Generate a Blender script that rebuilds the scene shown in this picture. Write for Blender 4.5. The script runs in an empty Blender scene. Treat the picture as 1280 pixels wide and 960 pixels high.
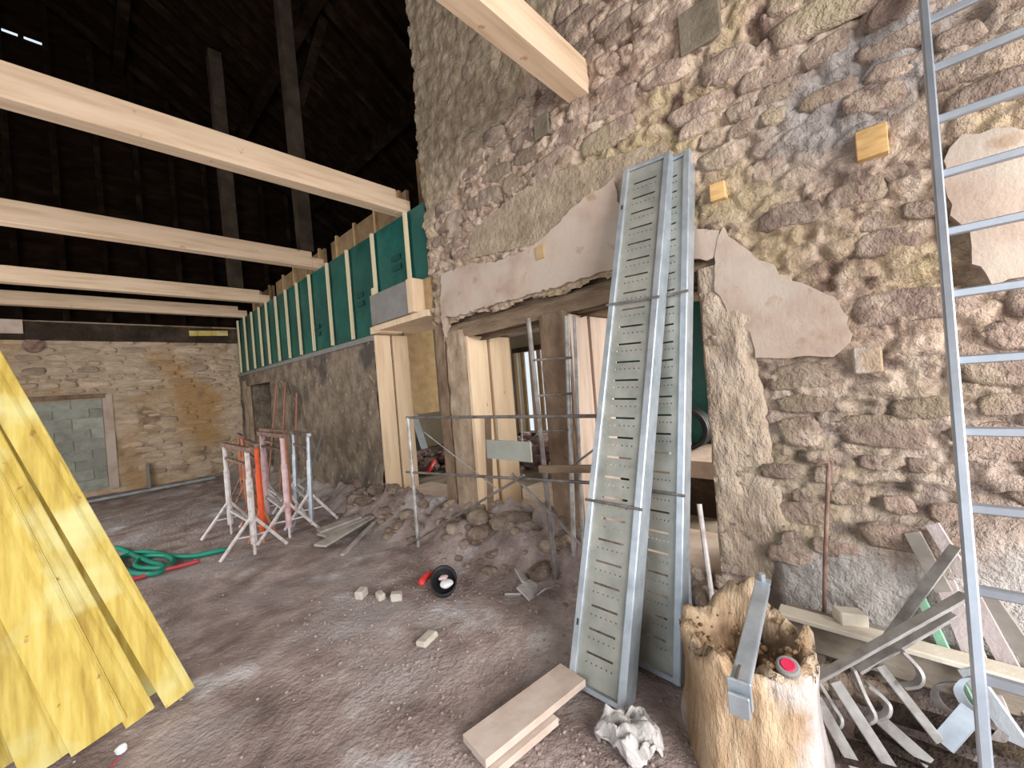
import bpy, bmesh, math, random
import numpy as np
from mathutils import Vector, Matrix
random.seed(7)
S = bpy.context.scene
COL = S.collection

# ------------------------------------------------------------------ camera
F, YAW, RHO, H = 505.0, math.radians(46.6), math.radians(4.65), 1.6
fw = Vector((math.sin(YAW), math.cos(YAW), 0))
r0 = Vector((math.cos(YAW), -math.sin(YAW), 0)); u0 = Vector((0, 0, 1))
cx = math.cos(RHO)*r0 - math.sin(RHO)*u0
cy = math.sin(RHO)*r0 + math.cos(RHO)*u0
CAM = Vector((0, 0, H))
cd = bpy.data.cameras.new('camera'); cam = bpy.data.objects.new('camera', cd); COL.objects.link(cam)
cd.sensor_width = 36; cd.lens = 36*F/1280; cd.clip_start = 0.05; cd.clip_end = 200
M3 = Matrix((cx, cy, -fw)).transposed()
cam.matrix_world = Matrix.Translation(CAM) @ M3.to_4x4()
S.camera = cam

# ------------------------------------------------------------------ world, lights, exposure
w = bpy.data.worlds.new('world'); S.world = w; w.use_nodes = True
bg = w.node_tree.nodes['Background']
bg.inputs[0].default_value = (0.80, 0.90, 1.0, 1); bg.inputs[1].default_value = 0.75

def area(name, loc, target, sx, sy, power, color):
    l = bpy.data.lights.new(name, 'AREA'); l.shape = 'RECTANGLE'; l.size = sx; l.size_y = sy
    l.energy = power; l.color = color
    o = bpy.data.objects.new(name, l); COL.objects.link(o); o.location = loc
    o.rotation_euler = (Vector(target)-Vector(loc)).to_track_quat('-Z', 'Y').to_euler()
    return o
area('barn_door_daylight', (0.2, -3.3, 2.3), (0.9, 4.0, 1.5), 3.4, 2.8, 390, (1.0, 0.96, 0.92))
area('added_side_fill', (-3.35, 1.0, 2.0), (2.7, 2.8, 1.4), 3.0, 3.0, 60, (0.90, 0.95, 1.0))  # added fill lamp in an unseen left bay, left open for light
area('back_room_daylight', (6.3, -0.4, 1.7), (2.8, 3.6, 1.3), 2.0, 1.8, 210, (1.0, 0.95, 0.86))
area('added_far_side_fill', (-3.35, 6.6, 2.0), (2.7, 9.5, 1.4), 2.8, 3.0, 150, (1.0, 0.96, 0.9))  # added lamp in an invented left doorway, brightens the far end
area('end_room_daylight', (6.3, 5.4, 1.7), (2.9, 5.0, 1.3), 1.4, 1.4, 40, (1.0, 0.96, 0.9))

S.view_settings.view_transform = 'Standard'; S.view_settings.look = 'None'
S.view_settings.exposure = 0.45; S.view_settings.gamma = 1.0
S.view_settings.use_curve_mapping = False

# ------------------------------------------------------------------ helpers
def ray(px, py): return fw + cx*((px-640)/F) + cy*((480-py)/F)
def fx(px, py, x): d = ray(px, py); return CAM + d*(x/d.x)
def fy(px, py, y): d = ray(px, py); return CAM + d*(y/d.y)
def fz(px, py, z): d = ray(px, py); return CAM + d*((z-H)/d.z)

def hsh(i, j, s):
    v = np.sin(i*127.1 + j*311.7 + s*74.7)*43758.5453
    return v - np.floor(v)
def vn(x, y, s=0):
    xi = np.floor(x); yi = np.floor(y); a = x-xi; b = y-yi
    a = a*a*(3-2*a); b = b*b*(3-2*b)
    return (hsh(xi, yi, s)*(1-a)+hsh(xi+1, yi, s)*a)*(1-b)+(hsh(xi, yi+1, s)*(1-a)+hsh(xi+1, yi+1, s)*a)*b - .5
def fbm(x, y, s=0, o=4, g=.5):
    t = 0; am = 1
    for k in range(o):
        t = t + am*vn(x*2**k, y*2**k, s+k*13); am *= g
    return t

def worley(x, y):
    xi = np.floor(x); yi = np.floor(y); f1 = np.full(np.shape(x), 9.); f2 = f1.copy()
    for i in (-1, 0, 1):
        for j in (-1, 0, 1):
            cx_ = xi+i+.15+.7*hsh(xi+i, yi+j, 5); cy_ = yi+j+.15+.7*hsh(xi+i, yi+j, 6)
            d = np.hypot(x-cx_, y-cy_); f2 = np.minimum(f2, np.maximum(f1, d)); f1 = np.minimum(f1, d)
    return f2-f1
class MB:
    def __init__(s): s.v = []; s.f = []; s.m = []
    def add(s, vs, fs, mi=0):
        n = len(s.v); s.v += [tuple(v) for v in vs]
        for f in fs: s.f.append(tuple(n+i for i in f)); s.m.append(mi)
    def obox(s, c, a, b, d, mi=0):
        c = Vector(c); a = Vector(a); b = Vector(b); d = Vector(d)
        if a.cross(b).dot(d) < 0: d = -d
        vs = [c+sa*a+sb*b+sc*d for sc in (-1, 1) for sb in (-1, 1) for sa in (-1, 1)]
        s.add(vs, [(0, 2, 3, 1), (4, 5, 7, 6), (0, 1, 5, 4), (2, 6, 7, 3), (0, 4, 6, 2), (1, 3, 7, 5)], mi)
    def box(s, x0, x1, y0, y1, z0, z1, mi=0):
        s.obox(((x0+x1)/2, (y0+y1)/2, (z0+z1)/2), ((x1-x0)/2, 0, 0), (0, (y1-y0)/2, 0), (0, 0, (z1-z0)/2), mi)
    def beam(s, p0, p1, w, h, up=(0, 0, 1)):
        p0 = Vector(p0); p1 = Vector(p1); d = p1-p0; u = Vector(up)
        side = d.cross(u).normalized(); u = side.cross(d).normalized()
        s.obox((p0+p1)/2, d/2, side*w/2, u*h/2)
    def tube(s, pts, r, n=8, cap=True):
        pts = [Vector(p) for p in pts]; rings = []; prev = None
        for i, p in enumerate(pts):
            t = (pts[min(i+1, len(pts)-1)]-pts[max(i-1, 0)]).normalized()
            if prev is None:
                a = t.cross(Vector((0, 0, 1)));
                if a.length < .1: a = t.cross(Vector((1, 0, 0)))
            else: a = prev - t*prev.dot(t)
            a.normalize(); prev = a; b = t.cross(a)
            rr = r[i] if isinstance(r, (list, tuple)) else r
            rings.append([p+rr*(math.cos(2*math.pi*k/n)*a+math.sin(2*math.pi*k/n)*b) for k in range(n)])
        vs = [v for g in rings for v in g]; fs = []
        for i in range(len(pts)-1):
            for k in range(n):
                k2 = (k+1) % n; fs.append((i*n+k, i*n+k2, (i+1)*n+k2, (i+1)*n+k))
        if cap: fs.append(tuple(range(n))[::-1]); fs.append(tuple((len(pts)-1)*n+k for k in range(n)))
        s.add(vs, fs)
    def ribbon(s, pts, w, t, side):
        """flat bar of width w (along side) and thickness t following pts"""
        pts = [Vector(p) for p in pts]; side = Vector(side).normalized(); vs = []; fs = []
        for i, p in enumerate(pts):
            d = (pts[min(i+1, len(pts)-1)]-pts[max(i-1, 0)]).normalized(); nn = d.cross(side).normalized()
            vs += [p-side*w/2-nn*t/2, p+side*w/2-nn*t/2, p+side*w/2+nn*t/2, p-side*w/2+nn*t/2]
        for i in range(len(pts)-1):
            for k in range(4):
                k2 = (k+1) % 4; fs.append((i*4+k, i*4+k2, i*4+4+k2, i*4+4+k))
        e = (len(pts)-1)*4; fs += [(3, 2, 1, 0), (e, e+1, e+2, e+3)]
        s.add(vs, fs)
    def build(s, name, mats, parent=None, smooth=False, bevel=0):
        me = bpy.data.meshes.new(name); off = Vector(parent.location) if parent else Vector()
        if parent and parent.parent: off += Vector(parent.parent.location)
        me.from_pydata([tuple(Vector(v)-off) for v in s.v], [], s.f)
        if not isinstance(mats, (list, tuple)): mats = [mats]
        for m in mats: me.materials.append(m)
        me.polygons.foreach_set('material_index', s.m)
        bm = bmesh.new(); bm.from_mesh(me); bmesh.ops.recalc_face_normals(bm, faces=bm.faces)
        if bevel: bmesh.ops.bevel(bm, geom=bm.edges[:], offset=bevel, segments=1, affect='EDGES', clamp_overlap=True)
        bm.to_mesh(me); bm.free()
        if smooth: me.polygons.foreach_set('use_smooth', [True]*len(me.polygons))
        o = bpy.data.objects.new(name, me); COL.objects.link(o)
        if parent: o.parent = parent
        return o

def tag(o, label=None, cat=None, group=None, kind=None):
    if label: o['label'] = label
    if cat: o['category'] = cat
    if group: o['group'] = group
    if kind: o['kind'] = kind
    return o
def thing(name, loc, label, cat, group=None):
    o = bpy.data.objects.new(name, None); COL.objects.link(o); o.location = loc
    o.empty_display_size = .1
    return tag(o, label, cat, group)
def struct_root(name, loc=(0, 0, 0)):
    o = bpy.data.objects.new(name, None); COL.objects.link(o); o.location = loc; o['kind'] = 'structure'; return o

def nmat(name, cols, scale=(3, 3, 3), detail=6, rough=.85, bump=.4, bscale=30, bdist=.02, metal=0, rand=0, rot=(0, 0, 0), big=None, spots=None, spec=.3, pos=(.3, .5, .7)):
    m = bpy.data.materials.new(name); m.use_nodes = True; nt = m.node_tree; N = nt.nodes; L = nt.links
    b = N['Principled BSDF']; b.inputs['Roughness'].default_value = rough; b.inputs['Metallic'].default_value = metal
    b.inputs['Specular IOR Level'].default_value = spec
    geo = N.new('ShaderNodeNewGeometry'); mp = N.new('ShaderNodeMapping')
    mp.inputs['Scale'].default_value = scale; mp.inputs['Rotation'].default_value = rot
    L.new(geo.outputs['Position'], mp.inputs['Vector'])
    if rand:
        oi = N.new('ShaderNodeObjectInfo'); ad = N.new('ShaderNodeVectorMath'); ad.operation = 'ADD'
        mu = N.new('ShaderNodeMath'); mu.operation = 'MULTIPLY'; mu.inputs[1].default_value = 37
        L.new(oi.outputs['Random'], mu.inputs[0]); L.new(mp.outputs[0], ad.inputs[0]); L.new(mu.outputs[0], ad.inputs[1]); vec = ad.outputs[0]
    else: vec = mp.outputs[0]
    n = N.new('ShaderNodeTexNoise'); n.inputs['Scale'].default_value = 1; n.inputs['Detail'].default_value = detail; n.inputs['Roughness'].default_value = .6
    L.new(vec, n.inputs['Vector'])
    cr = N.new('ShaderNodeValToRGB'); e = cr.color_ramp.elements
    while len(e) < len(cols): e.new(.5)
    for i, c in enumerate(cols):
        e[i].position = pos[i] if len(cols) == 3 else .3+.4*i/max(1, len(cols)-1); e[i].color = (*c, 1)
    L.new(n.outputs['Fac'], cr.inputs[0]); out = cr.outputs[0]
    def mix(fac, a, c, blend='MIX'):
        x = N.new('ShaderNodeMix'); x.data_type = 'RGBA'; x.blend_type = blend
        if isinstance(fac, float): x.inputs[0].default_value = fac
        else: L.new(fac, x.inputs[0])
        L.new(a, x.inputs[6])
        if isinstance(c, tuple): x.inputs[7].default_value = (*c, 1)
        else: L.new(c, x.inputs[7])
        return x.outputs[2]
    for (col, sc, lo, hi) in ([big] if big else []) + ([spots] if spots else []):
        n2 = N.new('ShaderNodeTexNoise'); n2.inputs['Scale'].default_value = sc; n2.inputs['Detail'].default_value = 4
        L.new(geo.outputs['Position'], n2.inputs['Vector'])
        mr = N.new('ShaderNodeMapRange'); mr.inputs[1].default_value = lo; mr.inputs[2].default_value = hi
        L.new(n2.outputs['Fac'], mr.inputs[0]); out = mix(mr.outputs[0], out, col)
    if rand:
        hsv = N.new('ShaderNodeHueSaturation'); mr = N.new('ShaderNodeMapRange')
        mr.inputs[3].default_value = 1-rand; mr.inputs[4].default_value = 1+rand
        L.new(oi.outputs['Random'], mr.inputs[0]); L.new(mr.outputs[0], hsv.inputs['Value']); L.new(out, hsv.inputs['Color']); out = hsv.outputs[0]
    L.new(out, b.inputs['Base Color'])
    if bump:
        n3 = N.new('ShaderNodeTexNoise'); n3.inputs['Scale'].default_value = bscale; n3.inputs['Detail'].default_value = 5
        n3.inputs['Roughness'].default_value = .65
        if scale[0] != scale[1] or scale[1] != scale[2]:
            n3.inputs['Scale'].default_value = 2.5; L.new(vec, n3.inputs['Vector'])
        else: L.new(geo.outputs['Position'], n3.inputs['Vector'])
        bp = N.new('ShaderNodeBump'); bp.inputs['Strength'].default_value = bump; bp.inputs['Distance'].default_value = bdist
        L.new(n3.outputs['Fac'], bp.inputs['Height']); L.new(bp.outputs[0], b.inputs['Normal'])
    return m

m_mortar = nmat('rubble_mortar', [(.27, .185, .14), (.50, .375, .29), (.68, .55, .445)], (7, 7, 7), bump=1, bscale=26, bdist=.045, detail=9,
                big=((.47, .37, .22), 1.3, .54, .70), spots=((.17, .11, .085), 6, .58, .66), pos=(.34, .5, .66))
m_stone = nmat('rubble_stone', [(.19, .13, .11), (.325, .24, .195), (.46, .36, .295)], (7, 7, 7), bump=1, bscale=24, bdist=.05, rand=.2,
               big=((.54, .43, .345), 7, .52, .64), spots=((.34, .28, .19), 1.6, .54, .68))
m_render = nmat('old_rough_render', [(.27, .21, .15), (.38, .30, .22), (.48, .39, .29)], (6, 6, 6), bump=1, bscale=18, bdist=.05)
m_band = nmat('concrete_band', [(.33, .31, .29), (.46, .43, .41), (.55, .52, .50)], (5, 5, 5), bump=.7, bscale=25, bdist=.03, big=((.38, .29, .20), 2.2, .52, .66))
m_plaster = nmat('smooth_old_plaster', [(.37, .275, .22), (.44, .345, .285), (.50, .405, .34)], (4, 4, 4), bump=.35, bscale=30, bdist=.015,
                 big=((.47, .40, .34), 2.2, .45, .6), spots=((.36, .25, .17), 6, .62, .72))
m_post = nmat('stained_plaster_post', [(.24, .17, .12), (.36, .27, .19), (.45, .36, .27)], (7, 7, 4), bump=.9, bscale=22, bdist=.04)
m_postdark = nmat('dark_stone_post', [(.13, .085, .055), (.20, .135, .09), (.27, .19, .13)], (7, 7, 4), bump=.8, bscale=22, bdist=.03)
m_postlight = nmat('pale_plastered_post', [(.40, .31, .23), (.50, .40, .31), (.56, .47, .38)], (7, 7, 4), bump=1, bscale=16, bdist=.06)
m_darkhole = nmat('dark_square_stone', [(.12, .10, .075), (.17, .14, .105), (.2, .17, .13)], (8, 8, 8), bump=.6)
m_backw = nmat('back_wall_mortar', [(.34, .25, .17), (.50, .39, .28), (.62, .50, .38)], (2.5, 2.5, 6), bump=1, bscale=14, bdist=.07, big=((.42, .26, .12), .7, .50, .66), spots=((.24, .16, .10), 2.2, .58, .70))
m_backs = nmat('back_wall_stone', [(.34, .25, .18), (.48, .37, .28), (.60, .49, .38)], (3, 3, 9), bump=1, bscale=14, bdist=.05, rand=.24, big=((.42, .27, .14), .7, .52, .66))
m_block = nmat('grey_concrete_block', [(.22, .23, .20), (.29, .30, .26), (.35, .35, .31)], (8, 8, 8), bump=.5, rand=.18)
m_blockj = nmat('grey_block_joint', [(.38, .37, .32), (.44, .43, .36)], (8, 8, 8), bump=.5)
m_inner = nmat('dark_coarse_wall', [(.13, .10, .075), (.24, .19, .145), (.36, .30, .23)], (4, 4, 4), bump=1, bscale=14, bdist=.07,
               big=((.10, .085, .075), 1.3, .50, .62), spots=((.42, .32, .22), 9, .62, .7))
m_earth = nmat('trodden_earth', [(.17, .125, .115), (.33, .26, .24), (.52, .44, .415)], (3, 3, 3), bump=1, bscale=26, bdist=.03, detail=9,
               big=((.40, .35, .345), 1.1, .50, .64), spots=((.60, .58, .60), 1.9, .58, .72))
m_gravel = nmat('floor_grit', [(.22, .165, .145), (.33, .26, .235), (.46, .39, .36)], (9, 9, 9), bump=.4)
m_bank = nmat('bank_rubble', [(.13, .09, .07), (.25, .19, .15), (.40, .33, .27)], (7, 7, 7), bump=1, bscale=24, bdist=.03, rand=.25)
m_beam = nmat('new_spruce_beam', [(.50, .35, .23), (.64, .48, .34), (.71, .55, .41)], (1.2, 14, 14), bump=.12, bdist=.005, spots=((.40, .24, .15), 9, .69, .74), rough=.7)
m_batten = nmat('pale_batten', [(.58, .50, .32), (.66, .58, .40)], (14, 14, 1.5), bump=.1, bdist=.005, rough=.7)
m_jamb = nmat('new_timber_jamb', [(.58, .42, .28), (.68, .52, .36), (.74, .60, .44)], (12, 12, 1.2), bump=.15, bdist=.005, spots=((.33, .2, .12), 8, .70, .74), rough=.7)
m_jambpink = nmat('pinkish_timber_jamb', [(.36, .25, .19), (.47, .355, .29), (.54, .43, .36)], (12, 12, 1.2), bump=.15, bdist=.005, rough=.7)
m_yellow = nmat('yellow_treated_wood', [(.33, .22, .04), (.48, .36, .075), (.58, .47, .15)], (22, 8, 1.3), bump=.35, bdist=.006, rand=.07,
                big=((.56, .52, .24), 2.5, .48, .62), spots=((.30, .17, .05), 13, .70, .74), rough=.65)
m_olddark = nmat('old_dark_oak', [(.022, .014, .010), (.045, .030, .020), (.10, .07, .048)], (3, 3, 3), bump=1, bscale=14, bdist=.05)
m_lintel = nmat('rotten_lintel_wood', [(.15, .10, .065), (.24, .17, .115), (.32, .24, .17)], (9, 2, 9), bump=1, bdist=.04)
m_oldgrey = nmat('weathered_grey_plank', [(.22, .195, .175), (.33, .30, .27), (.42, .39, .36)], (9, 3, 9), bump=.3, bdist=.01, rand=.12)
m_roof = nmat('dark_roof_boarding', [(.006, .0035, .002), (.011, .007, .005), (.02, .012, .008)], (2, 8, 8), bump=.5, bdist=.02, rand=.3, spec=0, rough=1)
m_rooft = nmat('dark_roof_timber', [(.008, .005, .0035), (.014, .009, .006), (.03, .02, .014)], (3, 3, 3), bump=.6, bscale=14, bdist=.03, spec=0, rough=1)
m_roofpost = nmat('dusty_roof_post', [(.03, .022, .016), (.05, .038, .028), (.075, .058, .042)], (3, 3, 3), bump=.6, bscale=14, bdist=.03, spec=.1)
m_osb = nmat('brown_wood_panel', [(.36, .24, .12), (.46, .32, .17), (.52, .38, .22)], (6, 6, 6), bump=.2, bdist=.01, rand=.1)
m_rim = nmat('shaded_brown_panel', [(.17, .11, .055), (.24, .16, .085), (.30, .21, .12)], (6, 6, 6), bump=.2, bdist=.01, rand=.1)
m_pocket = nmat('orange_beam_end', [(.46, .27, .11), (.58, .37, .16), (.64, .44, .22)], (6, 10, 40), bump=.1, bdist=.004)
m_green = nmat('green_membrane', [(.004, .055, .046), (.007, .085, .070), (.013, .12, .10)], (2, 2, 2), bump=.35, bscale=7, bdist=.04, rough=.5, spec=.35)
m_greendk = nmat('dark_green_print', [(.004, .045, .038), (.006, .06, .05)], (5, 5, 5), bump=0, rough=.6)
m_galv = nmat('galvanised_steel', [(.36, .41, .46), (.47, .53, .59), (.58, .64, .69)], (9, 9, 9), bump=.1, bscale=40, bdist=.004, rough=.42, metal=.65)
m_galvd = nmat('dull_deck_steel', [(.24, .25, .23), (.32, .33, .30), (.40, .40, .36)], (7, 7, 7), bump=.1, bscale=40, bdist=.004, rough=.55, metal=.45)
m_alu = nmat('ladder_aluminium', [(.36, .40, .46), (.46, .51, .58)], (9, 9, 9), bump=.05, rough=.4, metal=.75)
m_steel = nmat('grey_worn_steel', [(.22, .20, .19), (.38, .37, .36), (.52, .52, .52)], (10, 10, 10), bump=.3, bscale=40, bdist=.006, rough=.5, metal=.5)
m_tube = nmat('scaffold_tube_steel', [(.12, .10, .09), (.20, .18, .17), (.30, .28, .27)], (10, 10, 10), bump=.2, rough=.55, metal=.5)
m_rust = nmat('rusty_iron', [(.13, .08, .06), (.24, .15, .12), (.33, .24, .2)], (14, 14, 14), bump=.4, rough=.8)
m_whitem = nmat('chipped_white_paint', [(.34, .27, .25), (.58, .54, .54), (.66, .64, .64)], (16, 16, 16), bump=.2, rough=.6)
m_pinkm = nmat('faded_pink_paint', [(.42, .24, .23), (.60, .42, .44), (.66, .52, .54)], (12, 12, 12), bump=.2, rough=.6)
m_orange = nmat('orange_red_paint', [(.55, .07, .02), (.78, .13, .04)], (9, 9, 9), bump=.15, rough=.5)
m_rustor = nmat('rusty_orange_paint', [(.30, .10, .05), (.46, .2, .12)], (9, 9, 9), bump=.2, rough=.6)
m_stickred = nmat('reddish_stick', [(.26, .12, .08), (.38, .19, .13)], (9, 9, 9), bump=.2)
m_black = nmat('black_plastic', [(.012, .012, .014), (.03, .03, .035)], (5, 5, 5), bump=.1, rough=.5)
m_white = nmat('dusty_white', [(.60, .60, .62), (.74, .74, .77)], (9, 9, 9), bump=.2)
m_red = nmat('red_plastic', [(.62, .04, .04), (.75, .07, .06)], (5, 5, 5), bump=.05, rough=.4)
m_crimson = nmat('crimson_plastic', [(.50, .02, .07), (.62, .05, .10)], (5, 5, 5), bump=.05, rough=.4)
m_hoseg = nmat('green_hose_rubber', [(.01, .19, .13), (.02, .26, .18)], (5, 5, 5), bump=.1, rough=.5)
m_hoser = nmat('red_hose_rubber', [(.42, .04, .06), (.55, .08, .10)], (5, 5, 5), bump=.1, rough=.5)
m_pale = nmat('pale_stone', [(.42, .38, .33), (.56, .52, .46)], (14, 14, 14), bump=.6)
m_plankpale = nmat('dusty_pale_plank', [(.42, .33, .27), (.54, .44, .38), (.6, .51, .45)], (5, 5, 5), bump=.25, bdist=.01)
m_cut = nmat('sawn_pale_edge', [(.62, .56, .46), (.72, .67, .58)], (8, 8, 8), bump=.2)
m_stumpb = nmat('brown_log_flank', [(.22, .13, .07), (.38, .26, .16), (.52, .40, .27)], (9, 9, 3), bump=1, bdist=.03, big=((.50, .46, .44), 3.0, .53, .64))
m_stumpw = nmat('weathered_pale_wood', [(.46, .40, .38), (.58, .53, .53), (.66, .61, .61)], (9, 9, 3), bump=.8, bdist=.03, spots=((.42, .30, .19), 7, .58, .68))
m_stumpr = nmat('rotten_log_heart', [(.10, .055, .03), (.28, .17, .09), (.52, .38, .25)], (14, 14, 14), bump=1, bscale=45, bdist=.03)
m_grey = nmat('grey_board', [(.19, .18, .17), (.24, .235, .225)], (6, 6, 6), bump=.15)
m_sign = nmat('pale_grey_plate', [(.24, .25, .225), (.32, .33, .295)], (6, 6, 6), bump=.1, rough=.6)
m_bluegrey = nmat('blue_grey_board', [(.32, .36, .40), (.42, .46, .50)], (6, 6, 6), bump=.1)
m_backroom = nmat('back_room_plaster', [(.30, .27, .20), (.38, .34, .26)], (3, 3, 3), bump=.4)
m_rubdark = nmat('reddish_dirt_heap', [(.13, .08, .075), (.22, .15, .14), (.3, .22, .21)], (8, 8, 8), bump=1, bscale=18, bdist=.06)
m_paintg = nmat('green_painted_wood', [(.30, .42, .34), (.30, .62, .42)], (9, 9, 9), bump=.2)
m_paintp = nmat('lilac_white_plank', [(.44, .37, .36), (.56, .50, .50)], (7, 7, 7), bump=.3)
m_paintb = nmat('pale_blue_plank', [(.50, .56, .62), (.62, .67, .72)], (7, 7, 7), bump=.2)
m_pink = nmat('pink_spray_mark', [(.80, .22, .50), (.85, .32, .58)], (9, 9, 9), bump=0)
m_sack = nmat('crumpled_grey_plastic', [(.34, .32, .31), (.46, .44, .43), (.58, .56, .55)], (8, 8, 8), bump=.5, rough=.6)
m_boxwood = nmat('old_trough_wood', [(.17, .14, .11), (.27, .23, .185), (.36, .32, .26)], (2, 4, 9), bump=.5, bdist=.015)

def region_mix(m, sets):
    nt = m.node_tree; N = nt.nodes; L = nt.links; b = N['Principled BSDF']; src = b.inputs['Base Color'].links[0].from_socket
    at = N.new('ShaderNodeAttribute'); at.attribute_name = 'region'; sep = N.new('ShaderNodeSeparateColor'); L.new(at.outputs['Color'], sep.inputs[0])
    nz = N.new('ShaderNodeTexNoise'); nz.inputs['Scale'].default_value = 9; nz.inputs['Detail'].default_value = 8; geo = N.new('ShaderNodeNewGeometry'); L.new(geo.outputs['Position'], nz.inputs['Vector'])
    for i, cols in enumerate(sets):
        cr = N.new('ShaderNodeValToRGB'); cr.color_ramp.elements[0].color = (*cols[0], 1); cr.color_ramp.elements[1].color = (*cols[1], 1)
        cr.color_ramp.elements[0].position = .35; cr.color_ramp.elements[1].position = .65; L.new(nz.outputs['Fac'], cr.inputs[0])
        x = N.new('ShaderNodeMix'); x.data_type = 'RGBA'; L.new(sep.outputs[i], x.inputs[0]); L.new(src, x.inputs[6]); L.new(cr.outputs[0], x.inputs[7]); src = x.outputs[2]
    L.new(src, b.inputs['Base Color'])
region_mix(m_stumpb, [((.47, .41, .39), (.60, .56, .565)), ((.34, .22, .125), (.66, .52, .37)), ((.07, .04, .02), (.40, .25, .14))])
region_mix(m_mortar, [((.25, .195, .135), (.47, .38, .28)), ((.42, .385, .36), (.62, .59, .565)), ((.30, .265, .25), (.46, .42, .40))])

W = 2.7     # face of the right wall
def roof_z(x): return 10.5-.62*abs(x+.6)

# ================================================================== STRUCTURE
def gridmesh(us, vs, fn, keep=None, midx=None):
    U, V = np.meshgrid(us, vs); P = fn(U, V)           # arrays X,Y,Z
    nu, nv = len(us), len(vs)
    verts = np.stack([p.ravel() for p in P], 1)
    uc = (us[:-1]+us[1:])/2; vc = (vs[:-1]+vs[1:])/2; UC, VC = np.meshgrid(uc, vc)
    K = keep(UC, VC) if keep else np.ones_like(UC, bool)
    MI = midx(UC, VC) if midx else np.zeros_like(UC, int)
    j, i = np.nonzero(K); a = j*nu+i
    faces = np.stack([a, a+1, a+1+nu, a+nu], 1)
    used = np.unique(faces); remap = -np.ones(len(verts), int); remap[used] = np.arange(len(used))
    return verts[used], remap[faces], MI[j, i]
def surf(name, g, mats, parent=None, flip=False, kind=None):
    v, f, mi = g
    if flip: f = f[:, ::-1]
    me = bpy.data.meshes.new(name); off = np.array(parent.location) if parent else 0
    me.from_pydata((v-off).tolist(), [], f.tolist())
    for m in (mats if isinstance(mats, (list, tuple)) else [mats]): me.materials.append(m)
    me.polygons.foreach_set('material_index', mi.astype(np.int32))
    me.polygons.foreach_set('use_smooth', [True]*len(me.polygons))
    o = bpy.data.objects.new(name, me); COL.objects.link(o)
    if parent: o.parent = parent
    if kind: o['kind'] = kind
    return o

# ---- floor: trodden earth with a bank of rubble under the openings
def sst(a, b, x): t = np.clip((x-a)/(b-a), 0, 1); return t*t*(3-2*t)
def floor_h(x, y):
    h = .035*fbm(x*1.3, y*1.3, 3) + .014*fbm(x*7, y*7, 9, 3)
    bank = .36*sst(2.12, 2.78, x+.14*fbm(x*2.5, y*2.5, 21))*sst(1.15, 2.0, y)*(1-.35*sst(5, 7, y))
    near = .16*sst(2.2, 2.7, x)*(1-sst(1.0, 1.9, y))
    h = h + bank*(1+.5*fbm(x*6, y*6, 5)) + near
    return h
def floor_z(x, y): return float(floor_h(np.array([float(x)]), np.array([float(y)]))[0])
floor = struct_root('floor')
xs = np.concatenate([np.arange(-4, -.6, .12), np.arange(-.6, 2.86, .028)]); ys = np.concatenate([np.arange(-5, -.6, .12), np.arange(-.6, 6.4, .03), np.arange(6.4, 12.2, .08)])
surf('earth', gridmesh(xs, ys, lambda U, V: (U, V, floor_h(U, V))), m_earth, floor)
mb = MB(); mb.box(2.85, 7.0, -3, 12.2, -.3, .20); mb.build('slab', m_boxwood, floor)
mb = MB(); mb.box(-14, 16, -16, -4.9, -.25, -.02); mb.build('yard', m_earth, floor)

def rock(mb, c, r, sq=(1, 1, 1), seed=0, n=7, mi=0):
    rnd = random.Random(seed); c = Vector(c); vs = [c+Vector((0, 0, -r*sq[2]))]; rings = [(-.55, .85), (.25, 1.0), (.8, .55)]
    a0 = rnd.random()*6
    for z, rr in rings:
        for k in range(n):
            a = a0+2*math.pi*k/n; q = r*rr*rnd.uniform(.78, 1.15)
            vs.append(c+Vector((math.cos(a)*q*sq[0], math.sin(a)*q*sq[1], z*r*sq[2]*rnd.uniform(.8, 1.15))))
    vs.append(c+Vector((0, 0, r*sq[2]*rnd.uniform(.8, 1))))
    fs = [(0, 1+(k+1) % n, 1+k) for k in range(n)]
    for q in range(2):
        for k in range(n): fs.append((1+q*n+k, 1+q*n+(k+1) % n, 1+(q+1)*n+(k+1) % n, 1+(q+1)*n+k))
    fs += [(1+2*n+k, 1+2*n+(k+1) % n, 1+3*n) for k in range(n)]
    mb.add(vs, fs, mi)

# grit scattered over the floor: nobody could count it
mb = MB(); rnd = random.Random(4)
for i in range(2600):
    if i % 3: x = rnd.uniform(.9, 2.6); y = rnd.uniform(.2, 3.4)
    else: x = rnd.uniform(-.3, 2.7); y = rnd.uniform(.8, 7)
    r = rnd.choice([.003, .004, .005, .007, .010]); rock(mb, (x, y, floor_z(x, y)+r*.3), r, (1, 1, .7), i, 5)
mb.build('grit', m_gravel, floor)['kind'] = 'stuff'
# stones bedded in the bank below the openings
rnd = random.Random(12)
for i in range(210):
    y = rnd.uniform(1.2, 5.8); x = rnd.uniform(2.2, 2.78)
    if rnd.random() < .25: y = rnd.uniform(.1, 1.3); x = rnd.uniform(2.35, 2.62)
    r = rnd.choice([.03, .045, .06, .08, .12])*rnd.uniform(.85, 1.15)*(1 if x > 2.35 else .55)
    mb = MB(); rock(mb, (x, y, floor_z(x, y)+r*.1), r, (rnd.uniform(.7, 1.2), rnd.uniform(.8, 1.4), rnd.uniform(.55, .8)), i+50, 6)
    mb.build('stone', m_bank, floor, smooth=False, bevel=r*.12)

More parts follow.
